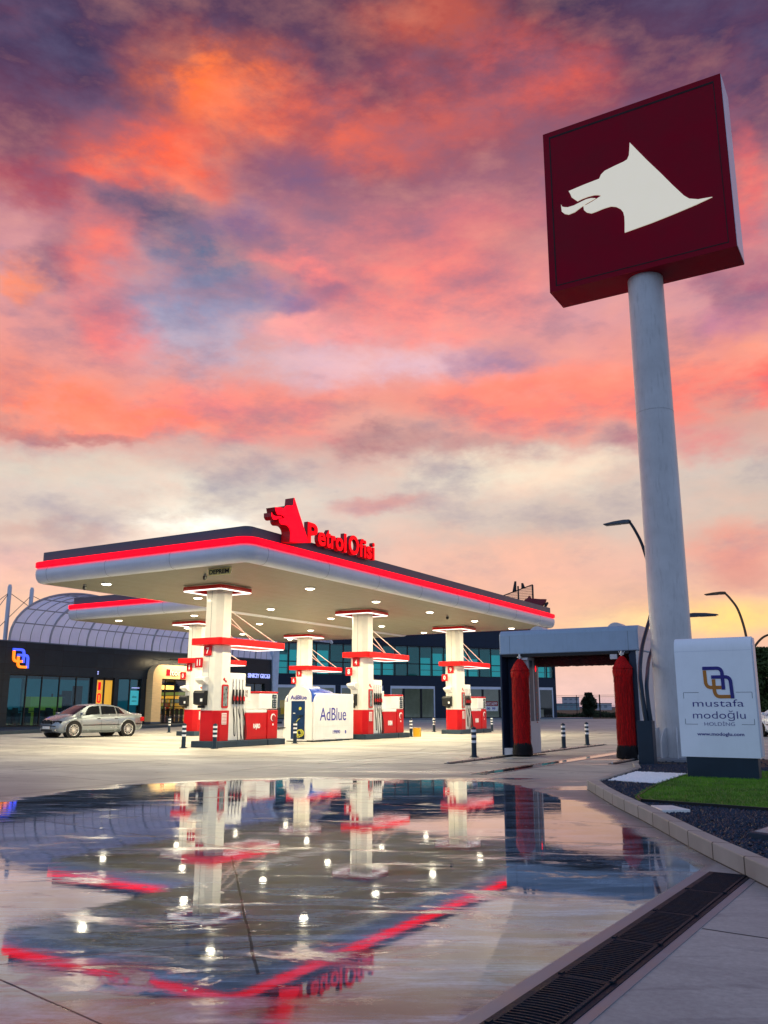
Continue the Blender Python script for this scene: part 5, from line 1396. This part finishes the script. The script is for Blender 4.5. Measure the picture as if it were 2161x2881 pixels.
    m = MB(); m.prism([(56.95, 5.07), (57.45, 5.95), (57.15, 2.4), (57.1, .18), (57.5, .18), (57.75, 5.9), (57.3, 6.5), (56.6, 5.9)][:0] + [(57.02, .18), (57.42, .18), (57.62, 5.9), (57.1, 6.4), (56.75, 5.9)], 'x', -.25, .15); part('end_leg', m, paint('pale_blue_steel', (.42, .56, .72), .4), t)
    m = MB(); pts = [V(56.9, th, .05) for th in ths]; m.tube(pts, .16, 8); part('end_arch', m, M['panelwhite'], t)
shop()

# masts with stays behind the shop
def mast(lab, y, pts):
    t = thing('roof_mast', lab, 'mast', (-50, y, 0), 0, 'white masts with stays behind the shop')
    m = MB(); m.cyl((0, 0), .135, 0, 9.0, 14); m.cyl((0, 0), .10, 9.0, 9.12, 14); part('post', m, M['silver'], t, smooth=True)
    m = MB()
    for (yy, zz) in pts: m.tube([(0, 0, 8.6), (0, yy, zz)], .022, 5)
    part('stay', m, M['slate'], t)
mast('left white roof mast with stay cables at the far left', 36.0, [(-4.6, 4.8), (4.6, 6.4), (-3.2, 3.9)])
mast('right white roof mast with stay cables beside the vaulted roof', 37.7, [(-3.6, 4.9), (4.2, 7.3)])

# ------------------------------------------------------------------ two storey block behind
M['glass_block'] = glass_mat('block_glass', (.35, .80, .80), .03)
M['room_teal'] = paint('teal_room_far', (.02, .10, .11), .7, var=.6, nscale=.35, emis=(.0, .12, .14), es=.30)
M['blind_teal'] = paint('teal_blind', (.10, .34, .36), .6, emis=(.0, .34, .38), es=.8)
M['shopgrey'] = paint('empty_shop_interior', (.30, .36, .36), .8, var=.35, nscale=.4, emis=(.30, .36, .34), es=.10)
def block():
    t = thing('two_storey_block', 'dark navy two storey commercial block with teal ribbon windows behind the pumps', 'building', (-36.0, 98.5, 0), math.atan2(.8171, .5764))
    ZB, Z1, Z2, ZT = 0, 3.52, 4.62, 10.15
    S0, S1 = -46, .62
    m = MB()
    m.box(S0, S1, 0, .5, 7.86, ZT); m.box(S0, S1, 0, .5, 3.56, 4.58)
    for a, b_ in ((S0, -33.4), (-21.45, -20.6), (-15.25, -11.15), (.2, S1)): m.box(a, b_, 0, .5, ZB, 3.559)
    for a, b_ in ((S0, -44), (.42, S1)): m.box(a, b_, 0, .5, 4.581, 7.859)
    m.box(S1 - .5, S1, .5, 16, ZB, ZT); m.box(S0, S1, 16, 16.4, 0, ZT)
    part('wall', m, M['blockwall'], t)
    m = MB(); m.box(S0, S1 + .05, -.03, 16.5, ZT + .001, ZT + .12); part('roof', m, M['slate'], t)
    m = MB(); m.box(S0, 4.0, -2.2, .6, .0, .14); part('step', m, M['surround'], t, bevel=.02)
    # upper ribbon windows, each bay a window with frame, pane
    x = -44.0; rnd = random.Random(4); i = 0
    while x < .3:
        w_ = 1.5; x1 = min(x + w_, .42)
        m = MB(); m.box(x, x + .06, .12, .24, 4.58, 7.86); m.box(x1 - .06, x1, .12, .24, 4.58, 7.86); m.box(x + .06, x1 - .06, .12, .24, 5.86, 5.96)
        m.box(x + .06, x1 - .06, .12, .24, 4.58, 4.66); m.box(x + .06, x1 - .06, .12, .24, 7.78, 7.86)
        f = part('window', m, M['frame'], t)
        m = MB(); m.box(x + .06, x1 - .06, .17, .18, 4.66, 7.78); part('pane', m, M['glass_block'], f)
        if rnd.random() < .62:
            m = MB(); zt = rnd.choice((7.1, 7.1, 6.6)); m.box(x + .10, x1 - .08, .5, .55, 4.7, zt); part('blind', m, M['blind_teal'], f)
            m = MB(); m.box(x + .06, x1 - .06, .40, .43, 5.25, 5.31); part('handrail', m, M['frame'], f)
        x += w_; i += 1
    m = MB(); m.box(-44, .4, 3.5, 3.6, 4.5, 7.9); m.box(-44, .4, .52, 3.5, 4.5, 4.56); part('upper_interior', m, M['room_teal'], t)
    # ground floor shop windows
    for a, b_, mu in ((-33.4, -26.9, (-30.2,)), (-26.3, -21.45, (-23.9,)), (-20.6, -15.25, (-16.9, -19.0)), (-11.15, -6.4, (-9.2, -7.0)), (-5.9, -2.2, (-4,)), (-1.75, .2, ())):
        m = MB(); m.box(a, b_, .02, .22, 3.26, 3.54); m.box(a, a + .12, .02, .22, .14, 3.26); m.box(b_ - .12, b_, .02, .22, .14, 3.26); f = part('shop_window', m, M['silver'], t)
        m = MB()
        for k in mu: m.box(k - .10, k + .10, .06, .2, .14, 3.26)
        m.box(a + .12, b_ - .12, .06, .2, .14, .22); part('mullion', m, M['frame'], f)
        m = MB(); m.box(a + .12, b_ - .12, .12, .13, .22, 3.26); part('pane', m, M['glass_clear'], f)
    m = MB(); m.box(-26.9, -26.3, 0.001, .5, .14, 3.55); m.box(-6.4, -5.9, .001, .5, .14, 3.55); m.box(-2.2, -1.75, .001, .5, .14, 3.55); part('pier', m, M['blockwall'], t)
    m = MB(); m.box(-33.4, .15, 4.0, 4.1, .14, 3.5); m.box(-33.4, .15, .52, 4.0, .10, .14); m.box(-15.25, -11.15, .5, 4, .1, 3.4); part('ground_interior', m, M['shopgrey'], t)
    m = MB()
    for x, z, w_, h, y in ((-31, .14, 1.6, 1.2, 2.2), (-29, .14, .8, 1.7, 2.6), (-13.9, .14, 1, 1, 2), (-8.8, .14, .5, 2.1, 3), (-18.2, .14, .5, .9, 3.2), (-1.2, .14, 1.0, .9, 1.5), (-10.3, .14, .6, .7, 2.4)): m.box(x, x + w_, y, y + .5, z, z + h)
    part('stored_goods', m, M['cream'], t)
    m = MB(); m.box(-32.6, -28.0, .8, .9, .6, 2.0); part('yellow_display', m, M['counter_yellow'], t)
    # window banner
    m = MB(); m.box(-9.12, -7.32, .0, .06, .88, 1.95); bn_ = part('banner', m, M['notice'], t)
    m = MB(); m.box(-9.12, -7.32, -.006, -.001, 1.42, 1.95); part('banner_red_top', m, M['red_side'], bn_)
    m = text_mb('60977AFPP', 1.6, .34, .004, .0); place(m, (-8.22, -.008, 1.66), '-y'); part('banner_print', m, M['sign_digit'], bn_)
    m = text_mb('00  99', 1.1, .26, .004, .03); place(m, (-8.22, -.004, 1.16), '-y'); part('banner_print', m, M['bluetext'], bn_)
block()

# ------------------------------------------------------------------ cars
def build_car(lab, loc, rz, bodymat, group=None):
    t = thing('parked_car', lab, 'car', loc, rz, group)
    # side stations along x (0 = front axle, +x forward)
    def lerp(tab, x):
        for (a, va), (b_, vb) in zip(tab, tab[1:]):
            if x <= b_:
                k = max(0, (x - a) / (b_ - a)); k = k * k * (3 - 2 * k) if len(tab) < 0 else k
                return va + (vb - va) * k
        return tab[-1][1]
    belt = [(-3.62, .86), (-3.5, .95), (-3.1, .965), (-2.4, .945), (-1, .90), (0, .845), (.45, .74), (.68, .62), (.75, .52)]
    top = [(-3.62, .89), (-3.5, 1.0), (-3.0, 1.03), (-2.85, 1.05), (-2.62, 1.16), (-2.3, 1.29), (-2.0, 1.365), (-1.6, 1.405), (-1.1, 1.415), (-.75, 1.40), (-.55, 1.37), (-.2, 1.22), (.2, 1.03), (.42, .93), (.6, .86), (.75, .54)]
    top = [(-3.62, .89), (-3.5, 1.0), (-3.0, 1.03), (-2.85, 1.05), (-2.55, 1.18), (-2.25, 1.30), (-1.9, 1.375), (-1.5, 1.408), (-1.1, 1.415), (-.72, 1.40), (-.50, 1.36), (-.15, 1.20), (.10, 1.06), (.30, .945), (.32, .94)]
    # E-shape: windscreen foot sits about 0.30 behind the front axle
    top = [(-3.62, .88), (-3.52, 1.0), (-3.1, 1.03), (-2.92, 1.05), (-2.6, 1.20), (-2.3, 1.315), (-2.0, 1.38), (-1.6, 1.41), (-1.25, 1.415), (-.95, 1.395), (-.75, 1.35), (-.45, 1.20), (-.15, 1.03), (-.02, .965), (.2, .93), (.5, .80), (.66, .70), (.75, .56)]
    hw = [(-3.62, .66), (-3.5, .78), (-3.1, .84), (-2.2, .868), (-1, .870), (0, .865), (.35, .83), (.58, .75), (.68, .66), (.75, .50)]
    bot = [(-3.62, .34), (-3.3, .26), (-2.9, .20), (0, .19), (.5, .20), (.75, .28)]
    gh = lambda x: max(0., min(1., (lerp(top, x) - lerp(belt, x) - .06) / .40))
    def S(x, k):
        """k 0..9 half section"""
        W_, zb, zt, z0 = lerp(hw, x), lerp(belt, x), lerp(top, x), lerp(bot, x)
        g = gh(x); ti = .80 - .11 * g
        T = [(0, z0), (W_ * .88, z0), (W_ * .975, z0 + .07), (W_ * 1.0, z0 + .28 * (zb - z0)), (W_ * 1.0, z0 + .62 * (zb - z0)), (W_ * .975, z0 + .90 * (zb - z0)), (W_ * .93, zb + .005 if g > 0 else zb - .01),
             (W_ * (.93 * (1 - g) * .9 + g * .70), zt - .035 if g > 0 else zb + (zt - zb) * .55), (W_ * .50, zt - .004), (0, zt + .006)]
        i = int(min(k, 8.9999)); f = k - i
        a, b_ = T[i], T[i + 1]
        return (x, a[0] + (b_[0] - a[0]) * f, a[1] + (b_[1] - a[1]) * f)
    xs = sorted(set([-3.62, -3.58, -3.5] + [-3.4 + .1 * i for i in range(41)] + [.64, .70, .75]))
    xs = [x for x in xs if x <= .75]
    ks = [0, .5, 1, 1.5, 2, 2.5, 3, 3.5, 4, 4.5, 5, 5.5, 6, 6.5, 7, 7.3, 7.6, 8, 8.5, 9]
    m = MB()
    full = [(k, 1) for k in ks] + [(k, -1) for k in ks[::-1][1:-1]]
    L = [[(p[0], p[1] * s_, p[2]) for p, s_ in ((S(x, k), s_) for k, s_ in full)] for x in xs]
    loops(m, L, True, True)
    body = part('body', m, bodymat, t, smooth=True)
    def patch(name, mat, x0, x1, k0, k1, off, sides=(1, -1), nx=10, nk=5, top_=False):
        for s_ in sides:
            m = MB()
            def fn(a, b_):
                xa = x0(b_) + (x1(b_) - x0(b_)) * a if callable(x0) else x0 + (x1 - x0) * a
                p = S(xa, b_); e = Vector(S(xa + .02, b_)) - Vector(S(xa - .02, b_)); q = Vector(S(xa, min(8.999, b_ + .05))) - Vector(S(xa, b_ - .05))
                n_ = q.cross(e)
                if n_.length > 0: n_.normalize()
                if n_.z < 0 and abs(n_.y) < .3: n_ = -n_
                if n_.y < 0 and abs(n_.y) > .3: n_ = -n_
                p = Vector(p) + n_ * off
                return (p.x, p.y * s_, p.z)
            m.grid(fn, [i / nx for i in range(nx + 1)], [k0 + (k1 - k0) * i / nk for i in range(nk + 1)])
            yield part(name, m, mat, t, smooth=True)
    gl = M['car_glass']
    # side glass: front door, rear door, quarter
    def sl(a0, a1): return lambda k: a0 + (a1 - a0) * (k - 6.12) / .76
    for a, b_, c_, d in ((-.42, -.80, -1.28, -1.30), (-1.36, -1.38, -2.10, -2.08), (-2.16, -2.12, -2.56, -2.30)):
        list(patch('side_window', gl, sl(a, b_), sl(c_, d), 6.12, 6.88, .006))
    for nm, x0, x1 in (('windscreen', -.06, -.72), ('rear_window', -2.82, -2.22)):
        m = MB()
        def fn(a, b_):
            x = x0 + (x1 - x0) * a; s_ = 1 if b_ >= 0 else -1; p = S(x, 9 - abs(b_)); g_ = Vector((.30 if nm == 'windscreen' else -.30, 0, .95)).normalized() * .008
            return (p[0] + g_.x, p[1] * s_, p[2] + g_.z)
        m.grid(fn, [i / 10 for i in range(11)], [-1.85 + 3.7 * i / 12 for i in range(13)]); part(nm, m, gl, t, smooth=True)
    # trims, door seams
    def sideline(name, mat, x0, x1, zf, h, off=.012):
        for s_ in (1, -1):
            m = MB(); n_ = 14; v = []
            for i in range(n_ + 1):
                x = x0 + (x1 - x0) * i / n_; W_ = lerp(hw, x); v += [(x, s_ * (W_ + off), zf - h / 2), (x, s_ * (W_ + off), zf + h / 2), (x, s_ * (W_ - .01), zf + h / 2), (x, s_ * (W_ - .01), zf - h / 2)]
            f = [(i * 4 + a, i * 4 + (a + 1) % 4, i * 4 + 4 + (a + 1) % 4, i * 4 + 4 + a) for i in range(n_) for a in range(4)]
            m.add(v, f + [(0, 1, 2, 3), (n_ * 4 + 3, n_ * 4 + 2, n_ * 4 + 1, n_ * 4)]); part(name, m, mat, t)
    sideline('rubbing_strip', M['black'], -2.25, -.42, .52, .035)
    sideline('sill_line', M['rubber'], -2.32, -.38, .285, .012, .006)
    sideline('bumper_strip', M['black'], -3.5, -3.1, .55, .045)
    for x in (-.36, -1.33, -2.2):
        for s_ in (1, -1):
            m = MB(); zz = [.27 + .07 * i for i in range(10)]
            v = []
            for z in zz:
                k = 2 + (z - lerp(bot, x) - .07) / (lerp(belt, x) - lerp(bot, x)) * 4
                W_ = lerp(hw, x) * (1.0 if z < .75 else .97); v += [(x - .006, s_ * (W_ + .003), z), (x + .006, s_ * (W_ + .003), z)]
            m.add(v, [(i * 2, i * 2 + 1, i * 2 + 3, i * 2 + 2) for i in range(len(zz) - 1)]); part('door_seam', m, M['rubber'], t)
    for x in (-1.20, -2.08):
        for s_ in (1, -1):
            m = MB(); m.box(x - .08, x + .08, s_ * .845 - .03, s_ * .845 + .03, .765, .80); part('door_handle', m, M['black'], t, bevel=.008)
    # front end
    m = MB(); P = lambda x, y, z: (x, y, z)
    for s_ in (1, -1):
        m = MB(); m.prism(rrect(s_ * .135 - .105, s_ * .135 + .105, .60, .735, .03), 'x', .66, .765); gr = part('grille', m, M['black'], t, bevel=.008)
        m = MB(); m.ring(rrect(s_ * .135 - .115, s_ * .135 + .115, .59, .745, .03), rrect(s_ * .135 - .10, s_ * .135 + .10, .605, .73, .03), 0, .01); m.v = [(.762 + p[2], p[0], p[1]) for p in m.v]; part('grille_rim', m, M['chrome'], gr)
        m = MB()
        hl = [(.30, .56), (.66, .60), (.70, .70), (.60, .715), (.30, .70)]
        v = []
        for off in (0, .03):
            for y, z in hl: v.append((.735 - max(0, (y - .28)) ** 1.6 * .85 + off, s_ * (y + (.0 if y < .6 else .08)), z))
        n_ = 5; m.add(v, [tuple(range(5)), tuple(range(5, 10))] + [(i, (i + 1) % 5, 5 + (i + 1) % 5, 5 + i) for i in range(5)]); h_ = part('headlight', m, M['car_glass'], t)
        m = MB()
        for y in (.40, .55): m.cyl((s_ * y, .635), .042, .74 - (y - .28) ** 1.6 * .85 + .02, .745 - (y - .28) ** 1.6 * .85 + .035, 14, axis='x')
        part('reflector', m, M['chrome'], h_)
        m = MB(); m.cyl((s_ * .55, .33), .055, .66, .735, 16, axis='x'); part('fog_light', m, M['chrome'], t)
        m = MB(); m.box(-3.60, -3.40, s_ * .80 - .06 if s_ > 0 else s_ * .80 - .03, s_ * .80 + .03 if s_ > 0 else s_ * .80 + .06, .66, .84); part('tail_light', m, M['red'], t, bevel=.02)
        m = MB(); m.box(-.42, -.24, s_ * .95 - .10, s_ * .95 + .08, .93, 1.05); part('wing_mirror', m, bodymat, t, bevel=.035, seg=3)
    m = MB(); m.box(.70, .775, -.62, .62, .465, .505); part('bumper_strip', m, M['black'], t, bevel=.01)
    m = MB(); m.box(.66, .765, -.42, .42, .25, .35); part('air_intake', m, M['black'], t, bevel=.01)
    m = MB(); m.box(.765, .785, -.26, .26, .37, .48); part('number_plate', m, M['notice'], t, bevel=.004)
    # wheels
    for x in (0, -2.73):
        for s_ in (1, -1):
            m = MB(); m.cyl((x, .335), .385, s_ * .60, s_ * .8725, 36, axis='y'); part('wheel_arch', m, M['void'], t)
            m = MB(); n_ = 28; v = []
            for i in range(n_ + 1):
                a = -.22 + (PI + .44) * i / n_
                for rr, yy in ((.372, .868), (.405, .878), (.425, .866)): v.append((x + rr * math.cos(a), s_ * yy, .335 + rr * math.sin(a)))
            m.add(v, [(i * 3 + k, i * 3 + k + 1, i * 3 + 4 + k, i * 3 + 3 + k) for i in range(n_) for k in (0, 1)]); part('arch_lip', m, bodymat, t, smooth=True)
            m = MB(); n_ = 36
            prof = [(.225, .675), (.30, .67), (.322, .70), (.325, .85), (.312, .885), (.27, .895), (.232, .885)]
            Lp = [[(x + r_ * math.cos(2 * PI * i / n_), s_ * y, .325 + r_ * math.sin(2 * PI * i / n_)) for i in range(n_)] for r_, y in prof]
            loops(m, Lp); wh = part('wheel', m, M['rubber'], t, smooth=True)
            m = MB(); loops(m, [[(x + r_ * math.cos(2 * PI * i / n_), s_ * y, .325 + r_ * math.sin(2 * PI * i / n_)) for i in range(n_)] for r_, y in ((.238, .885), (.230, .893), (.215, .885), (.205, .80))])
            m.cyl((x, .325), .045, s_ * .84, s_ * .885, 14, axis='y')
            for k in range(14):
                a = 2 * PI * k / 14; w0, w1 = .012, .010
                ca, sa = math.cos(a), math.sin(a)
                v = []
                for yy in (.845, .878):
                    for r_, ww in ((.035, w0), (.215, w1)):
                        v += [(x + ca * r_ - sa * ww, s_ * yy, .325 + sa * r_ + ca * ww), (x + ca * r_ + sa * ww, s_ * yy, .325 + sa * r_ - ca * ww)]
                m.add(v, [(0, 1, 3, 2), (4, 6, 7, 5), (0, 2, 6, 4), (1, 5, 7, 3), (2, 3, 7, 6), (0, 4, 5, 1)])
            part('rim', m, M['alloy'], wh)
            m = MB(); m.cyl((x, .325), .21, s_ * .70, s_ * .79, 24, axis='y'); part('brake_disc', m, M['void'], wh)
    return t


M['car_silver'] = paint('silver_car_paint', (.27, .31, .34), .24, metal=.6, var=.03, coat=.35)
M['car_white'] = paint('white_car_paint', (.7, .74, .8), .25, var=.03, coat=.8)
M['car_glass'] = paint('car_window_glass', (.006, .008, .012), .06, var=.05, spec=.5)
M['alloy'] = paint('alloy_rim', (.78, .78, .76), .25, metal=.7)
_th = R(7.5)
build_car('silver four door saloon parked in front of the shop windows', (-30.79 - .83 * math.cos(_th), 25.87 + .83 * math.sin(_th), 0), -PI / 2 - _th, M['car_silver'])
build_car('pale car partly behind the company sign at the right edge', (-5.6, 43.2, 0), R(150), M['car_white'])

# ------------------------------------------------------------------ vegetation
M['leaf'] = paint('dark_evergreen_leaf', (.012, .022, .008), .7, var=.6, nscale=6)
M['leaf2'] = paint('green_leaf', (.035, .06, .014), .7, var=.6, nscale=4)
M['bark'] = paint('bark', (.05, .035, .025), .9, var=.4, nscale=8)
M['far_leaf'] = paint('hedge_leaf', (.05, .07, .03), .8, var=.6, nscale=1)


def tree(name, lab, x, y, h, w, trunk_h, mat, n, leaf, seed, group=None, round_=1.0, trunks=1, cat='tree'):
    t = thing(name, lab, cat, (x, y, 0), 0, group); rnd = random.Random(seed)
    m = MB()
    for k in range(trunks):
        ox = (k - (trunks - 1) / 2) * .25
        m.tube(curve([(ox, 0, 0), (ox * 1.2 + rnd.uniform(-.05, .05), 0, h * .3), (ox * .6, .05, h * .6), (0, 0, h * .85)], 12), .05 * h / 3 + .02, 7, .015)
    for k in range(9):
        a = rnd.uniform(0, 2 * PI); z = rnd.uniform(trunk_h, h * .7); L_ = w * rnd.uniform(.25, .42)
        m.tube([(0, 0, z), (L_ * .5 * math.cos(a), L_ * .5 * math.sin(a), z + L_ * .35), (L_ * math.cos(a), L_ * math.sin(a), z + L_ * .8)], .025 * h / 3, 5, .006)
    part('trunk', m, M['bark'], t, smooth=True)
    m = MB(); cl = []
    for _ in range(int(60 * round_) + 10):
        a = rnd.uniform(0, 2 * PI); zz = rnd.random(); z = trunk_h + (h - trunk_h) * zz
        pr = math.sin(PI * (zz * .88 + .1)) ** .55; r_ = w / 2 * pr * rnd.uniform(.15, .86)
        cl.append((r_ * math.cos(a), r_ * math.sin(a), z, w * rnd.uniform(.12, .20)))
    for _ in range(n):
        c = rnd.choice(cl); u = Vector((rnd.gauss(0, 1), rnd.gauss(0, 1), rnd.gauss(0, 1))).normalized() * c[3] * rnd.random() ** .4
        p = Vector(c[:3]) + u; p.z = max(trunk_h * .7, min(h, p.z))
        a = Vector((rnd.uniform(-1, 1), rnd.uniform(-1, 1), rnd.uniform(-1, 1))).normalized(); b_ = a.orthogonal().normalized() * leaf * rnd.uniform(.5, 1); a = a * leaf * rnd.uniform(.6, 1.2)
        m.add([tuple(p - a), tuple(p + b_ * .6), tuple(p + a), tuple(p - b_ * .6)], [(0, 1, 2, 3)])
    part('crown', m, mat, t)
    return t
tree('evergreen_bush', 'dark rounded evergreen standing by the fence, seen through the car wash', -35.1, 109.3, 3.05, 1.95, .45, M['leaf'], 12000, .12, 2, trunks=4)
for i, (x, y, h, w_, lab) in enumerate([(-10.3, 78, 6.0, 3.4, 'leafy dark tree behind the right edge of the company sign'), (-8.4, 80, 5.2, 3.0, 'second dark tree at the right picture edge, lower than its neighbour'),
                                      (-7.0, 84, 4.6, 2.6, 'small dark tree farthest right at the picture edge')]):
    tree('garden_tree', lab, x, y, h, w_, .6, M['leaf2'], 9000, .20, 20 + i, 'dark trees behind the company sign')
rnd = random.Random(12)
m = MB()
for _ in range(9000):
    u = rnd.random(); x = -44 + 40 * u; y = 112.5 + rnd.uniform(-1.5, 2.5) + 4 * math.sin(u * 9); hh = .55 + .35 * math.sin(x * .9) * math.sin(x * .37)
    p = Vector((x, y, rnd.random() ** .7 * hh)); a = Vector((rnd.uniform(-1, 1), rnd.uniform(-1, 1), rnd.uniform(-1, 1))).normalized() * .16; b_ = a.orthogonal().normalized() * .10
    m.add([tuple(p - a), tuple(p + b_), tuple(p + a), tuple(p - b_)], [(0, 1, 2, 3)])
o = part('scrub', m, M['far_leaf'], kind='stuff'); tag(o, 'low scrub and weeds along the foot of the perimeter fence', 'scrub')

# perimeter fence
t = thing('perimeter_fence', 'thin wire perimeter fence with steel posts beyond the forecourt', 'fence', (0, 112, 0))
k = 0
for x in [-62 + 3.05 * i for i in range(22)]:
    m = MB(); m.box(x - .035, x + .035, -.03, .03, 0, 2.85) if k % 3 else m.box(x - .07, x + .07, -.05, .05, 0, 2.9)
    part('post', m, M['brown'], t); k += 1
m = MB()
for z in (2.82, 2.62, 1.55, .5): m.box(-62, 3, -.012, .012, z - .018, z + .018)
m2 = MB()
for i in range(540): x = -62 + i * .12; m2.box(x - .004, x + .004, -.003, .003, .1, 2.6)
part('rail_wires', m, M['brown'], t)
part('mesh_wires', m2, M['brown'], t)

# distant town
M['far_wall'] = paint('far_pale_wall', (.42, .42, .46), .7, var=.15, nscale=.05)
M['far_teal'] = paint('far_teal_cladding', (.20, .30, .34), .6)
M['far_hazed'] = paint('far_hazed_windows', (.22, .24, .28), .4)  # window tone paled, distance haze put into the colour
def far(lab, x, y, w_, d, h, mat, rows=2):
    t = thing('distant_building', lab, 'building', (x, y, 0), R(20))
    m = MB(); m.box(-w_ / 2, w_ / 2, -d / 2, d / 2, -1, h); part('wall', m, mat, t)
    m = MB(); m.box(-w_ / 2 - .2, w_ / 2 + .2, -d / 2 - .2, d / 2 + .2, h, h + .3); part('roof', m, M['slate'], t)
    for r_ in range(rows):
        z = h * (r_ + .35) / rows; m = MB()
        for i in range(int(w_ / 3)): m.box(-w_ / 2 + 1 + i * 3, -w_ / 2 + 2.6 + i * 3, -d / 2 - .05, -d / 2 + .1, z, z + h / rows * .4)
        part('window_row', m, M['far_hazed'], t)
far('tall pale distant block seen left of the evergreen through the car wash', -171.5, 500, 9.5, 12, 7.0, M['far_wall'], 3)
far('long low teal distant warehouse left of the evergreen', -166, 470, 18, 14, 3.2, M['far_teal'], 1)
far('small distant house right of the evergreen', -146, 480, 8, 10, 3.4, M['far_wall'], 1)
far('wide distant hall right of the evergreen, low on the horizon', -120, 560, 30, 14, 5.0, M['far_wall'], 1)
far('distant pale hall behind the company sign', -20, 420, 40, 14, 6.0, M['far_wall'], 2)
# low hills on the horizon
m = MB(); rnd = random.Random(8); n_ = 160; v = []
for i in range(n_ + 1):
    a = R(-120) + R(200) * i / n_; r_ = 2400; hz = 10 + 9 * math.sin(i * .21) + 6 * math.sin(i * .67 + 1) + rnd.uniform(0, 2)
    for rr, z in ((r_, -1), (r_ + 60, max(4, hz)), (r_ + 500, -1)): v.append((math.sin(a) * rr, math.cos(a) * rr, z))
m.add(v, [(i * 3 + k, i * 3 + k + 1, i * 3 + 4 + k, i * 3 + 3 + k) for i in range(n_) for k in (0, 1)])
part('hills', m, paint('far_hills', (.10, .10, .13), .9), kind='structure')
